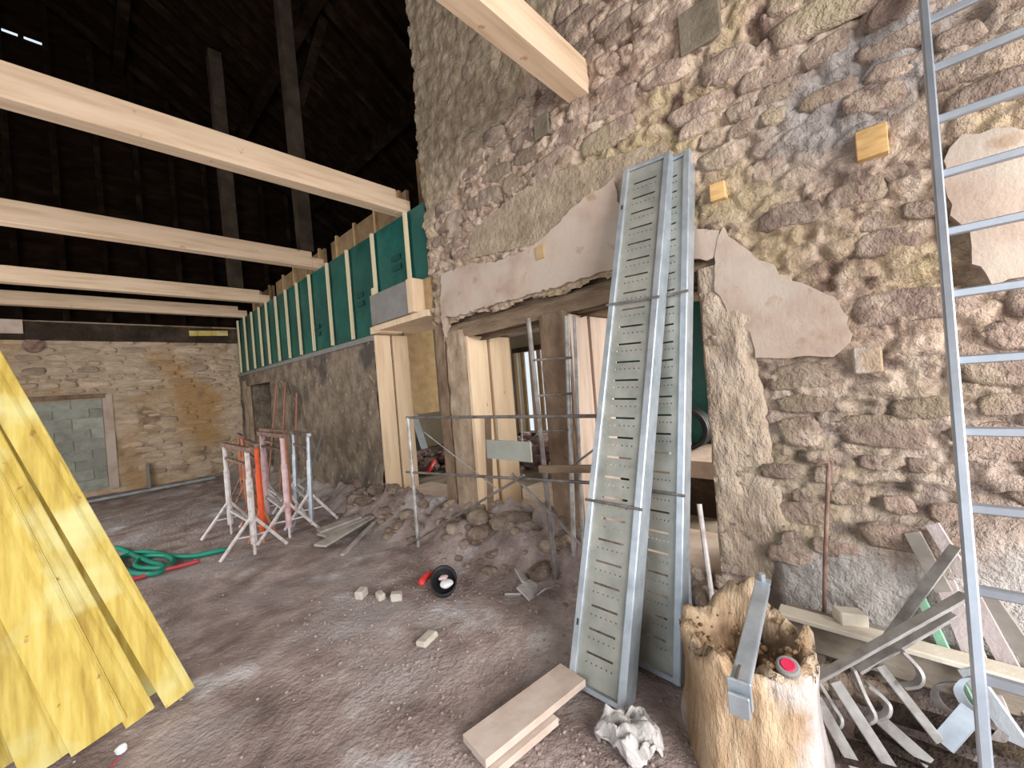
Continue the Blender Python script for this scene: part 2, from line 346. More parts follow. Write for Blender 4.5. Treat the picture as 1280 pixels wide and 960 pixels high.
# ---- right wall
OP = [(3.69, 5.02, .30, 2.40), (2.17, 3.17, .30, 2.12), (.86, 1.90, .30, 2.12)]
wr = struct_root('wall_right')
def lintel_zone(y, z): return (y > .74) & (y < 3.47) & (z > 2.10) & (z < 2.31+.02*np.sin(y*9))
def left_edge(z): return np.where(z > 2.3, 3.66+.05*vn(z*5, z*0, 3)+.05*vn(z*17, z*0, 4), 3.5)
def keep_wall(y, z):
    k = y < left_edge(z)
    for a, b, c, d in OP: k &= ~((y > a) & (y < b) & (z > c) & (z < d))
    k &= ~lintel_zone(y, z)
    k &= ~((y > .86) & (y < 3.5) & (z > .3) & (z < 2.12))        # posts are parts of their own
    return k
def render_mask(y, z): return (z > 3.86 + .45*np.clip(2.6-y, -1, 1.4)+.12*vn(y*4, z*4, 8)) & (y > 1.75+.2*vn(y*3, z*3, 9))
def band_mask(y, z): return (y < .60) & (z < .50+.28*np.clip(.35-y, 0, 1)*1.2+.06*vn(y*6, z*6, 2))
HOLES = [(*tuple(fx(px, py, W))[1:], a, b, c) for px, py, a, b, c in ((940, 42, .035, .07, .085), (1212, 22, .06, .03, .07), (1188, 285, .05, .09, .08), (1205, 345, .06, .05, .07), (1240, 640, .12, .022, .085), (1010, 290, .03, .05, .06), (1100, 235, .03, .04, .05), (1060, 25, .10, .05, .05), (1075, 505, .06, .02, .06), (1110, 610, .09, .02, .06), (1000, 570, .03, .03, .06), (560, 350, .03, .07, .06))]
def wall_x(y, z):
    n1 = fbm(y*3.2, z*5, 31, 5, .6); n2 = np.abs(fbm(y*9, z*14, 41, 3, .6))
    wl_ = worley(y*5.2+.5*vn(y*9, z*9, 77), z*9.5+.5*vn(y*9, z*9, 78))
    w2 = worley(y*19, z*26)
    d = .030*n1 + .022*(.25-n2)*2 + .030*np.clip(wl_*3.2, 0, 1)-.018 + .007*np.clip(w2*2.5, 0, 1)
    rm = render_mask(y, z); d = np.where(rm, .03*fbm(y*11, z*11, 61, 4, .6)+.03, d)
    bm_ = sst(.62, .5, y)*sst(.78, .55, z-.28*np.clip(.35-y, 0, 1)); d = d*(1-bm_)+bm_*(.09+.03*fbm(y*5, z*5, 71))
    bulge = .06*sst(.6, .0, z)*(y < .9)
    for (hy, hz, ry, rz, dp) in HOLES: d = d - dp*np.exp(-(((y-hy)/ry)**4)-((z-hz)/rz)**4)
    return W - d - bulge
ys = np.concatenate([np.arange(-3.3, -.8, .08), np.arange(-.8, 3.8, .0145)]); zs = np.concatenate([np.arange(0, 4.4, .0145), np.arange(4.4, 8.6, .035)])
surf('masonry_face', gridmesh(ys, zs, lambda U, V: (wall_x(U, V), U, V), keep_wall,
     ), [m_mortar], wr, flip=True)
me = bpy.data.objects['masonry_face'].data
co = np.empty(len(me.vertices)*3, np.float32); me.vertices.foreach_get('co', co); co = co.reshape(-1, 3); Y = co[:, 1]; Z = co[:, 2]
ca = me.color_attributes.new('region', 'FLOAT_COLOR', 'POINT'); cc_ = np.ones((len(Y), 4), np.float32)
nz = .10*fbm(Y*4, Z*4, 8)+.05*fbm(Y*16, Z*16, 18)
cc_[:, 0] = sst(-.07, .07, Z-(3.86+.45*np.clip(2.6-Y, -1, 1.4))+nz)*sst(-.12, .12, Y-1.75+nz*2)
cc_[:, 1] = sst(.68, .5, Y+nz)*sst(.10, -.08, Z-(.52+.34*np.clip(.35-Y, 0, 1))+nz*1.5)
cc_[:, 2] = np.clip(np.exp(-((Y-.12)/.30)**2-((Z-(2.86+.0*Y))/.22)**2)*1.6+np.exp(-((Y+.05)/.22)**2-((Z-3.05)/.16)**2)*1.2+nz*3, 0, 1)*(Y < .8)*(Z > 2.2)*(Z < 3.5)+.35*sst(1.9, 1.2, Z)  # lower wall greyed: mostly the light's tint, put into the colour
ca.data.foreach_set('color', cc_.ravel())
mb = MB()                                                           # solid core behind the face
X0, X1 = W+.09, 3.40
mb.box(X0, X1, -3.3, .84, -.1, 8.6); mb.box(X0, X1, .84, 3.64, 2.42, 8.6); mb.box(X0, X1, .84, 5.04, -.1, .24)
mb.box(X0+.02, X1, .84, 3.64, 2.14, 2.42)
mb.box(X0, X1, 1.92, 2.15, .24, 2.14); mb.box(X0, X1, 3.19, 3.44, .24, 2.14)
mb.build('wall_core', m_postdark, wr)

# ragged left end of the masonry, seen above the openings
def endf(U, V): return (U, left_edge(V)-.02+.03*vn(V*9, U*9, 5), V)
surf('masonry_end', gridmesh(np.arange(W-.02, 3.4, .04), np.arange(2.3, 8.6, .04), endf), m_postdark, wr)

# posts between the openings
def post(name, y0, y1, z0, z1, mat, out=.02, amp=.02, seed=1, x1=2.86, taper=0):
    us = np.linspace(0, 1, 22); vs = np.arange(z0, z1+.03, .03)
    def fn(U, V):
        yy0 = y0-taper*(1-(V-z0)/(z1-z0)); t = np.clip(U, 0, 1)
        y = np.where(t < .2, yy0, np.where(t > .8, y1, yy0+(y1-yy0)*(t-.2)/.6))
        x = np.where(t < .2, x1-(x1-(W-out))*t/.2, np.where(t > .8, (W-out)+(x1-(W-out))*(t-.8)/.2, W-out))
        n = amp*fbm(y*9+seed, V*7, seed, 4, .6)
        return (x+n, y+n*.6, V)
    return surf(name, gridmesh(us, vs, fn), mat, wr)
post('stone_post', 3.19, 3.47, .28, 2.2, m_post, .02, .03, 11)
post('timber_post', 3.51, 3.68, .30, 2.42, m_postdark, .0, .015, 14)
post('stone_post', 1.90, 2.17, .24, 2.14, m_postdark, .02, .04, 12)
post('plastered_post', .60, .86, .30, 2.2, m_postlight, .035, .04, 13, taper=.12)
# lintel
us = np.arange(.72, 3.50, .03); vs = np.linspace(0, 1, 14)
def lf(U, V):
    a = V*math.pi*1.5-.6; r = .125+.02*fbm(U*4, V*3, 33)
    return (W+.12-np.cos(a)*r*.95, U, 2.20+.02*np.sin(U*1.3)+np.sin(a)*r)
surf('lintel', gridmesh(us, vs, lf), m_lintel, wr)
# reveals: two timbers, one behind the other, in each opening
def jambs(yw, z0, z1, mats, xs_=((2.72, 2.99), (3.03, 3.34))):
    for i, (xa, xb) in enumerate(xs_):
        mb = MB(); mb.box(xa, xb, yw-.045, yw, z0, z1); mb.build('jamb_timber', mats[i], wr, bevel=.004)
jambs(5.03, .24, 2.40, [m_jamb, m_jamb], ((2.70, 2.92), (2.95, 3.19))); jambs(3.19, .24, 2.13, [m_jamb, m_jamb]); jambs(1.925, .24, 2.13, [m_jambpink, m_jambpink])
for (a, b, c, d) in OP:
    mb = MB(); mb.box(2.72, 3.42, a, b, .20, .27); mb.build('sill', m_plankpale, wr)

# plaster patches: raised skins with broken edges
def patch(name, pts, mat, t=.03, jit=.012, seed=0, base=W-.012):
    rnd = random.Random(seed); P = []
    for i, (a, b) in enumerate(zip(pts, pts[1:]+pts[:1])):
        L = math.dist(a, b); n = max(1, int(L/.04))
        for k in range(n):
            q = k/n; P.append((a[0]+(b[0]-a[0])*q+rnd.uniform(-jit, jit), a[1]+(b[1]-a[1])*q+rnd.uniform(-jit, jit)))
    bm = bmesh.new()
    vf = [bm.verts.new((base-t, y, z)) for y, z in P]; vb = [bm.verts.new((base+.05, y, z)) for y, z in P]
    bm.faces.new(vf); n = len(P)
    for i in range(n): bm.faces.new((vf[i], vf[(i+1) % n], vb[(i+1) % n], vb[i]))
    bmesh.ops.recalc_face_normals(bm, faces=bm.faces)
    me = bpy.data.meshes.new(name); bm.to_mesh(me); bm.free(); me.materials.append(mat)
    o = bpy.data.objects.new(name, me); COL.objects.link(o); o.parent = wr; return o
def yz(*pp): return [tuple(fx(a, b, W))[1:] for a, b in pp]
PATCH = {
 'a': yz((905, 288), (928, 308), (985, 347), (1042, 372), (1062, 395), (1064, 430), (1045, 447), (1000, 446), (948, 448), (940, 415), (915, 392), (898, 365), (896, 330)),
 'b': [(3.44, 2.12), (3.40, 2.36), (3.2, 2.34), (1.55, 2.36), (1.3, 2.38), (1.35, 3.0), (1.7, 2.92), (2.14, 2.74), (2.6, 2.73), (2.95, 2.80), (3.40, 2.82), (3.47, 2.45)],
 'c': yz((1180, 250), (1176, 205), (1205, 172), (1280, 165), (1285, 350), (1240, 357), (1228, 335), (1215, 330), (1216, 310), (1208, 290), (1190, 275)),
 'd': yz((868, 285), (892, 290), (903, 288), (896, 325), (868, 326)),
 'e': [(1.35, 2.5), (.95, 2.42), (.9, 2.9), (1.0, 3.1), (1.35, 3.15), (2.0, 3.3), (2.9, 3.12), (3.0, 2.86), (2.2, 2.77)]}
patch('plaster_patch', PATCH['a'], m_plaster, .035, seed=1)
patch('plaster_patch', PATCH['b'], m_plaster, .035, seed=2)
patch('plaster_patch', PATCH['c'], m_plaster, .04, seed=3)
patch('plaster_patch', PATCH['d'], m_plaster, .03, seed=4)
patch('smooth_render_patch', PATCH['e'], m_render, .012, seed=5)

def inpoly(p, poly):
    x, y = p; c = False; j = len(poly)-1
    for i in range(len(poly)):
        if (poly[i][1] > y) != (poly[j][1] > y) and x < (poly[j][0]-poly[i][0])*(y-poly[i][1])/(poly[j][1]-poly[i][1])+poly[i][0]: c = not c
        j = i
    return c

def stone_geo(mb, y, z, hw, hh, proud, rnd, axis='x', face=W, sgn=-1):
    """rounded irregular stone face; axis x: wall faces -x; axis y: wall faces -y"""
    n = 10; tilt = rnd.uniform(-.12, .12); out = []
    rad = [rnd.uniform(.82, 1.1) for _ in range(n)]; sk = rnd.uniform(-.2, .2)
    for (sc, dep) in ((1.03, .03), (.95, -proud*.8), (.74, -proud*rnd.uniform(.9, 1.2))):
        for k in range(n):
            a = 2*math.pi*(k+.5)/n; c, s_ = math.cos(a), math.sin(a); e = .62
            u = math.copysign(abs(c)**e, c)*hw*rad[k]*sc; v = math.copysign(abs(s_)**e, s_)*hh*rad[k]*sc
            u += sk*v; dd = dep+(0 if dep > 0 else rnd.uniform(-.004, .004))
            uu = u*math.cos(tilt)-v*math.sin(tilt); vv = u*math.sin(tilt)+v*math.cos(tilt)
            out.append((face+dd, y+uu, z+vv) if axis == 'x' else (y+uu, face+dd, z+vv))
    cc = (face-proud*1.05, y, z) if axis == 'x' else (y, face-proud*1.05, z)
    out.append(cc); fs = []
    for q in range(2):
        for k in range(n): fs.append((q*n+k, q*n+(k+1) % n, (q+1)*n+(k+1) % n, (q+1)*n+k))
    fs += [(2*n+k, 2*n+(k+1) % n, 3*n) for k in range(n)]
    mb.add(out, fs)

special = [fx(1090, 182, W), fx(900, 242, W), fx(680, 317, W), fx(680, 160, W), fx(876, 35, W), fx(1085, 450, W), fx(715, 110, W)]
rnd = random.Random(99); cands = []; z = .32
while z < 6.2:
    hh = rnd.uniform(.04, .088)*(1 if z < 3.2 else 1.15); y = -3.2+rnd.random()*.3
    while y < 3.6:
        wd = hh*rnd.uniform(1.2, 3.0); yc = y+wd; zc = z+hh+rnd.uniform(-.02, .02)+.02*math.sin(yc*3)
        ok = all(k for k in [
            yc+wd < 3.62,
            not (zc < 2.42 and yc+wd > .60 and yc < 3.7),
            not (yc+wd > .74 and zc-hh < 2.36 and zc+hh > 2.05),
            not bool(band_mask(np.array([yc]), np.array([zc-hh*.6]))[0]),
            not (bool(render_mask(np.array([yc]), np.array([zc]))[0]) and rnd.random() < .93),
            not any(inpoly((yc+a*wd*.7, zc+b*hh*.6), PATCH[q]) for q in 'abcde' for a in (-1, 0, 1) for b in (-1, 0, 1)),
            not any(abs(yc-q[0]) < wd*.55+q[2]*.4 and abs(zc-q[1]) < hh*.6+q[3]*.4 for q in HOLES),
            not any(abs(yc-p.y) < wd+.07 and abs(zc-p.z) < hh+.07 for p in special),
            rnd.random() < (.95 if zc < 2.5 else .90)])
        if ok: cands.append((yc, zc, wd, hh))
        y += 2*wd+rnd.uniform(.005, .05)
    z += 2*hh+rnd.uniform(.0, .02)
def big(c):
    yc, zc, wd, hh = c; d = math.dist((0, 0, H), (W, yc, zc)); vis = -.62 < yc and zc < 5.6 - .1*yc
    return (wd*hh/d**2) if vis else 0
cands.sort(key=big, reverse=True); rest = MB(); srnd = random.Random(3)
for i, c in enumerate(cands):
    mb = MB() if i < 294 else rest
    f = float(wall_x(c[0]+c[2]*np.array([0, .55, -.55, 0, 0]), c[1]+c[3]*np.array([0, 0, 0, .5, -.5])).min())+.006
    stone_geo(mb, c[0], c[1], c[2]*1.0, c[3]*1.02, srnd.uniform(.004, .018), srnd, face=min(f, W-.010)+.002)
    if i < 294: mb.build('stone', m_stone, wr, smooth=True)
rest.build('small_stones', m_stone, wr, smooth=True)['kind'] = 'stuff'
fm = bpy.data.objects['masonry_face'].data; co = np.empty(len(fm.vertices)*3, np.float32); fm.vertices.foreach_get('co', co); co = co.reshape(-1, 3)
for q in 'abcde':
    P_ = PATCH[q]; ins = np.zeros(len(co), bool); j = len(P_)-1
    for i in range(len(P_)):
        (y1, z1), (y2, z2) = P_[i], P_[j]
        if z1 != z2: ins ^= ((z1 > co[:, 2]) != (z2 > co[:, 2])) & (co[:, 1] < (y2-y1)*(co[:, 2]-z1)/(z2-z1)+y1)
        j = i
    co[ins, 0] = np.maximum(co[ins, 0], W-.012)
fm.vertices.foreach_set('co', co.ravel())
# square dark stones and one pale square block let into the wall
for (px, py, a, b) in ((680, 160, .075, .085), (876, 35, .12, .13)):
    p = fx(px, py, W); mb = MB(); mb.box(W-.045, W+.05, p.y-a, p.y+a, p.z-b, p.z+b); mb.build('square_stone', m_darkhole, wr, bevel=.008)
p = fx(1085, 450, W); mb = MB(); mb.box(W-.05, W+.05, p.y-.055, p.y+.055, p.z-.065, p.z+.065); mb.build('square_stone', m_band, wr, bevel=.008)

# ---- inner wall beyond (dark coarse plaster), runs from the first opening to the back wall
wi = struct_root('wall_inner')
def inx(U, V): return (W+.0-.03*fbm(U*2.5, V*4, 81, 5, .6)-.05*sst(.7, .2, V), U, V)
def ink(y, z): return ~((y > 9.6) & (y < 11.4) & (z > .15) & (z < 2.05))
surf('coarse_face', gridmesh(np.arange(5.04, 12.02, .035), np.arange(.0, 2.36, .035), inx, ink), m_inner, wi, flip=True)
mb = MB(); mb.box(W+.08, 3.17, 5.03, 9.55, 0, 2.34); mb.box(W+.08, 3.35, 11.45, 12.1, 0, 2.34); mb.box(W+.08, 3.35, 9.55, 11.45, 2.08, 2.34); mb.box(3.3, 3.35, 9.5, 11.5, 0, 2.2)
mb.build('wall_core', m_inner, wi)
mb = MB(); mb.box(W-.03, 3.19, 5.03, 12.0, 2.33, 2.40); mb.build('top_plate', m_grey, wi)
mb = MB(); mb.box(W-.02, W+.1, 11.42, 11.62, .1, 2.2); mb.build('door_post', m_post, wi)

# ---- back wall
wb = struct_root('wall_back')
YB = 12.0
def bky(U, V): return (U, YB-.03*fbm(U*2, V*6, 91, 5, .6), V)
def bkk(x, z): return ~((x > -.95) & (x < .25) & (z > .12) & (z < 2.0))
surf('masonry_face', gridmesh(np.arange(-4, 2.76, .05), np.arange(-.1, 3.6, .04), bky, bkk), m_backw, wb)
mb = MB(); mb.box(-4, 7, YB+.12, YB+.5, -.2, 3.6); mb.build('wall_core', m_olddark, wb)
mb = MB(); mb.box(-.95, .25, YB+.07, YB+.12, .12, 2.0); mb.build('block_mortar', m_blockj, wb)
z = .13; row = 0
while z < 1.95:
    x = -.95 + (0 if row % 2 else -.25)
    while x < .25:
        a = max(x, -.95)+.008; b = min(x+.5, .25)-.008
        if b-a > .05:
            mb = MB(); mb.box(a, b, YB+.045-random.random()*.01, YB+.11, z+.008, min(z+.205, 1.99)); mb.build('block', m_block, wb)
        x += .5
    z += .21; row += 1
mb = MB(); mb.box(.25, .40, YB-.03, YB+.1, .1, 2.06); mb.build('plaster_jamb', m_plaster, wb)
mb = MB(); mb.box(-1.0, .30, YB-.035, YB+.1, 2.0, 2.1); mb.build('lintel', m_postdark, wb)
rnd = random.Random(5); n = 0; z = .25
while z < 3.3:
    hh = rnd.uniform(.03, .075); x = -1.35
    while x < 2.66:
        wd = hh*rnd.uniform(1.6, 4.2); xc = x+wd
        if xc+wd < 2.7 and not (xc-wd < .42 and z < 2.12) and n < 290 and rnd.random() < (.9 if z > 2 else .6):
            mb = MB(); stone_geo(mb, xc, z+hh, wd, hh, rnd.uniform(.01, .035), rnd, 'y', YB); mb.build('stone', m_backs, wb, smooth=True); n += 1
        x += 2*wd+rnd.uniform(.01, .06)
    z += 2*hh+rnd.uniform(.005, .03)
mb = MB(); mb.beam((-4, YB-.08, 3.37), (2.7, YB-.08, 3.35), .16, .34); mb.build('wall_plate', m_olddark, wb)
mb = MB(); mb.beam((-1.6, YB-.18, 3.42), (-.72, YB-.18, 3.42), .03, .26); mb.build('board', m_plankpale, wb)
mb = MB(); mb.beam((1.75, YB-.18, 3.38), (2.5, YB-.18, 3.41), .03, .12); mb.build('board', m_yellow, wb)
mb = MB(); mb.tube([(-.62, YB+.02, 3.08), (-.62, YB-.09, 3.08)], .14, 14); mb.build('dark_stain_disc', m_rust, wb)  # stands for a round dark stain on the wall, shaped as a disc
# boarded gable above
ga = fy(10, 38, YB+.3); gb = fy(40, 50, YB+.3); zz = (ga.z+gb.z)/2   # two slipped boards let daylight through
xs_ = [-6, ga.x-.17, ga.x+.12, gb.x-.11, gb.x+.14, 8]; y0, y1 = YB+.3, YB+.34
mb = MB(); mb.box(-6, 8, y0, y1, 3.5, zz-.045); mb.box(-6, 8, y0, y1, zz+.03, 11)
for i in (0, 2, 4): mb.box(xs_[i], xs_[i+1], y0, y1, zz-.045, zz+.03)
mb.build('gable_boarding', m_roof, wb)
rnd = random.Random(8)
for i in range(13):
    x = -1.4+i*.62; mb = MB(); mb.beam((x, YB+.2, 3.5), (x+.02, YB+.2, roof_z(x)-.1), .10, .1, (0, 1, 0)); mb.build('gable_stud', m_rooft, wb)

# ---- left wall (outside the frame) with two unseen doorways added to let light in
wl = struct_root('wall_left')
mb = MB(); mb.box(-3.8, -3.5, 2.6, 5.1, -.2, 8.65); mb.box(-3.8, -3.5, 8.1, 12.3, -.2, 8.65); mb.box(-3.8, -3.5, -3.3, -.7, -.2, 8.65); mb.box(-3.8, -3.5, -.7, 2.6, 3.5, 8.65); mb.box(-3.8, -3.5, 5.1, 8.1, 3.5, 8.65); mb.build('masonry', m_backs, wl)
# front wall behind the camera: piers either side of the barn door
wf = struct_root('wall_front')
mb = MB(); mb.box(-3.8, -2.2, -3.6, -3.3, -.2, 10.4); mb.box(2.5, 3.4, -3.6, -3.3, -.2, 10.4); mb.box(-2.2, 2.5, -3.6, -3.3, 4.2, 10.4); mb.build('masonry', m_backs, wf)

# ---- roof
rf = struct_root('ceiling')
def slope(xa, xb, name):
    mb = MB(); y0, y1 = -3.8, 12.4
    p = [(xa, y0, roof_z(xa)), (xb, y0, roof_z(xb)), (xb, y1, roof_z(xb)), (xa, y1, roof_z(xa))]
    mb.add(p+[(a, b, c+.08) for a, b, c in p], [(0, 1, 2, 3), (7, 6, 5, 4), (0, 4, 5, 1), (1, 5, 6, 2), (2, 6, 7, 3), (3, 7, 4, 0)])
    return mb.build(name, m_roof, rf)
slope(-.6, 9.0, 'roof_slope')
# the left slope is laid as boards
k = 0; x = -.6
while x > -5.2:
    x2 = x-.30; segs = [(-3.8, 12.4)]
    for (ya, yb) in segs:
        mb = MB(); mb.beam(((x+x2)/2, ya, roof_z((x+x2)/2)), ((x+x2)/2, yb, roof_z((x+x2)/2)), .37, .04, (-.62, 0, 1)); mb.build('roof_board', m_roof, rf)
    x = x2; k += 1
for i in range(15):
    y = 1.0+i*.78
    for s_, xe in ((1, 7.5), (-1, -5.0)):
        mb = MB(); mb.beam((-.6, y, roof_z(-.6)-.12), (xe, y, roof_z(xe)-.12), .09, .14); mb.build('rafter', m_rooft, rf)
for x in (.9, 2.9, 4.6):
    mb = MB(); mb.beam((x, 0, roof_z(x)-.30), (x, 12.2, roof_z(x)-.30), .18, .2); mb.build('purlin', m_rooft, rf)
# rooms behind the right wall
mb = MB(); mb.box(3.4, 7.0, -3.3, 3.66, 2.75, 2.9); mb.box(3.42, 7.0, 3.66, 12.0, 3.62, 3.72); mb.build('back_room_ceiling', m_backroom, rf)
wo = struct_root('wall_outer')
mb = MB()
mb.box(6.7, 7.0, -3.3, -1.6, 0, 3.7); mb.box(6.7, 7.0, .8, 4.95, 0, 3.7); mb.box(6.7, 7.0, 6.15, 12.3, 0, 3.7); mb.box(6.7, 7.0, -1.6, .8, 2.5, 3.7)
mb.box(6.7, 7.0, 4.95, 6.15, 2.3, 3.7); mb.box(6.7, 7.0, 4.95, 6.15, 0, .5)
mb.box(3.4, 7.0, -3.3, -3.1, 0, 3.7); mb.box(3.4, 6.7, 8.6, 8.8, 0, 3.7)
mb.build('masonry', m_backroom, wo)
# slatted opening in the outer wall: bright gaps between vertical boards
w1 = struct_root('window_1')
for i, y in enumerate((5.02, 5.24, 5.44, 5.66, 5.90, 6.10)):
    mb = MB(); mb.box(6.62, 6.66, y-.045, y+.045, .45, 2.36); mb.build('slat', m_jamb if i % 2 else m_osb, w1)
mb = MB(); mb.box(6.60, 6.68, 4.93, 6.17, 2.28, 2.38); mb.box(6.60, 6.68, 4.93, 6.17, .42, .5); mb.build('window_frame', m_olddark, w1)

# ---- green membrane wall above the inner wall
gw = thing('green_membrane_wall', (2.74, 8, 2.4), 'dark green breather membrane stretched along the wall top behind pale vertical battens', 'membrane')
def gfn(U, V): return (W+.03-.012*fbm(U*3, V*3, 17), U, V)
surf('membrane', gridmesh(np.arange(3.70, 12.0, .06), np.arange(2.40, 3.74, .06), gfn, lambda u, v: ~((u < 5.0) & (v < 2.90))), m_green, gw, flip=True)
mb = MB(); mb.box(W+.05, W+.08, 5.05, 11.95, 2.42, 3.7); mb.box(W+.05, W+.08, 3.70, 5.05, 2.96, 3.7); mb.build('backing_board', m_osb, gw)
for px, py in ((510, 300), (470, 345), (438, 360), (413, 375), (390, 382), (374, 390), (360, 397), (347, 400), (335, 405), (326, 410), (317, 420), (308, 425), (300, 430)):
    y = fx(px, py, W).y; z0 = 2.42 if y > 4.85 else 2.86
    mb = MB(); mb.box(W-.035, W-.0, y-.022, y+.022, z0, 3.70); mb.build('batten', m_batten, gw)
for (y, z) in ((4.35, 3.2), (5.35, 2.95), (6.9, 2.75)):               # faded dark print marks on the membrane
    for dz in (-.06, .06):
        mb = MB(); mb.box(W+.008, W+.012, y-.10, y+.10, z+dz-.035, z+dz+.035); mb.build('print_mark', m_greendk, gw)
# beam head over the first opening: grey board on timbers
hb = thing('opening_header', (2.7, 4.3, 2.4), 'grey faced header board on pale timbers over the leftmost opening', 'header')
mb = MB(); mb.box(2.60, 2.64, 3.98, 4.86, 2.50, 2.88); mb.build('grey_board', m_grey, hb)
mb = MB(); mb.box(2.645, 3.3, 3.70, 4.92, 2.43, 2.50); mb.build('timber_plate', m_jamb, hb)
mb = MB(); mb.box(2.58, 2.80, 3.86, 3.97, 2.50, 2.88); mb.build('timber_block', m_jamb, hb)
mb = MB(); mb.box(2.66, 3.0, 4.80, 5.03, 2.41, 2.50); mb.build('timber_packer', m_jamb, hb)
mb = MB(); mb.box(2.66, 2.70, 4.86, 4.92, 2.50, 3.0); mb.build('batten', m_batten, hb)
mb = MB(); mb.box(2.74, 3.05, 3.70, 3.86, 2.50, 2.90); mb.build('old_beam_end', m_osb, hb)

# rim panels between the beams
for i, (ya, yb) in enumerate([(3.72, 4.08), (4.34, 6.62), (6.90, 9.44), (9.68, 11.2)]):
    lab = ['brown wood rim panel with pale cleat at the corner of the stone wall', 'brown wood rim panel between the nearest two beam ends',
           'brown wood rim panel between the second and third beam ends', 'brown wood rim panel behind the farthest beam ends'][i]
    t = thing('rim_panel', (2.95, (ya+yb)/2, 3.72), lab, 'panel', None)
    top = 4.42 if i == 0 else 4.16
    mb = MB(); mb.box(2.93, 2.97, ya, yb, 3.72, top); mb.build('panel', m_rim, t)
    mb = MB(); mb.box(2.80, 2.93, ya, yb, 3.705, 3.76); mb.build('bottom_plate', m_olddark, t)
    k = ya+.12
    while k < yb:
        mb = MB(); mb.box(2.89, 2.93, k, k+.05, 3.76, top+.03); mb.build('cleat', m_osb if i else m_batten, t); k += .62

# ================================================================== FLOOR BEAMS
labs = ['pale new timber beam, nearest of those crossing the room at left', 'pale new timber beam, second from the top at left',
        'pale new timber beam, third from the top at left', 'pale new timber beam right against the far wall']
for lab, y in zip(labs, (4.08, 6.64, 9.46, 11.22)):
    t = thing('ceiling_beam', (0, y, 3.72), lab, 'beam', 'new timber beams crossing the room')
    mb = MB(); mb.box(-3.49, 2.62, y, y+.16, 3.72, 3.97); mb.build('shaft', m_beam, t, bevel=.006)
    mb = MB(); mb.box(2.62, 2.80, y, y+.16, 3.72, 3.88); mb.build('notched_end', m_beam, t, bevel=.004)
mb = MB(); mb.box(-3.49, W+.02, 1.52, 1.69, 3.71, 3.96)
tag(mb.build('ceiling_beam', m_beam, None, bevel=.006), 'pale new timber beam ending in a pocket of the stone wall overhead', 'beam', 'new timber beams crossing the room')
# roof posts in the dark
def roofpost(p0, p1, wd, lab, braces=()):
    t = thing('roof_post', p0, lab, 'post')
    mb = MB(); mb.beam(p0, p1, wd, wd, (0, 1, 0)); mb.build('post', m_roofpost, t)
    for a, b in braces:
        mb = MB(); mb.beam(a, b, .14, .12, (0, 1, 0)); mb.build('brace', m_rooft, t)
roofpost((2.56, 6.72, 3.98), (2.50, 6.72, roof_z(2.5)-.05), .19, 'tall dusty roof post with forked brace standing on the second beam', [((2.52, 6.72, 6.0), (3.15, 6.72, roof_z(3.15)-.1))])
roofpost((2.22, 9.54, 3.98), (2.16, 9.54, roof_z(2.2)-.05), .22, 'thinner dusty roof post standing deeper in the loft on the third beam', [])

# beam ends set in the wall
for (px, py, a, lab) in ((1090, 182, .058, 'orange square timber end in the wall, larger one left of the ladder'), (900, 242, .042, 'orange square timber end in the wall right of the deck top'), (680, 317, .045, 'small brown timber end in the plaster left of the deck')):
    p = fx(px, py, W); mb = MB(); mb.box(W-.058, W+.04, p.y-a, p.y+a, p.z-a*1.2, p.z+a*1.2)
    tag(mb.build('timber_end', m_pocket if px != 680 else m_osb, None, bevel=.004), lab, 'timber end')

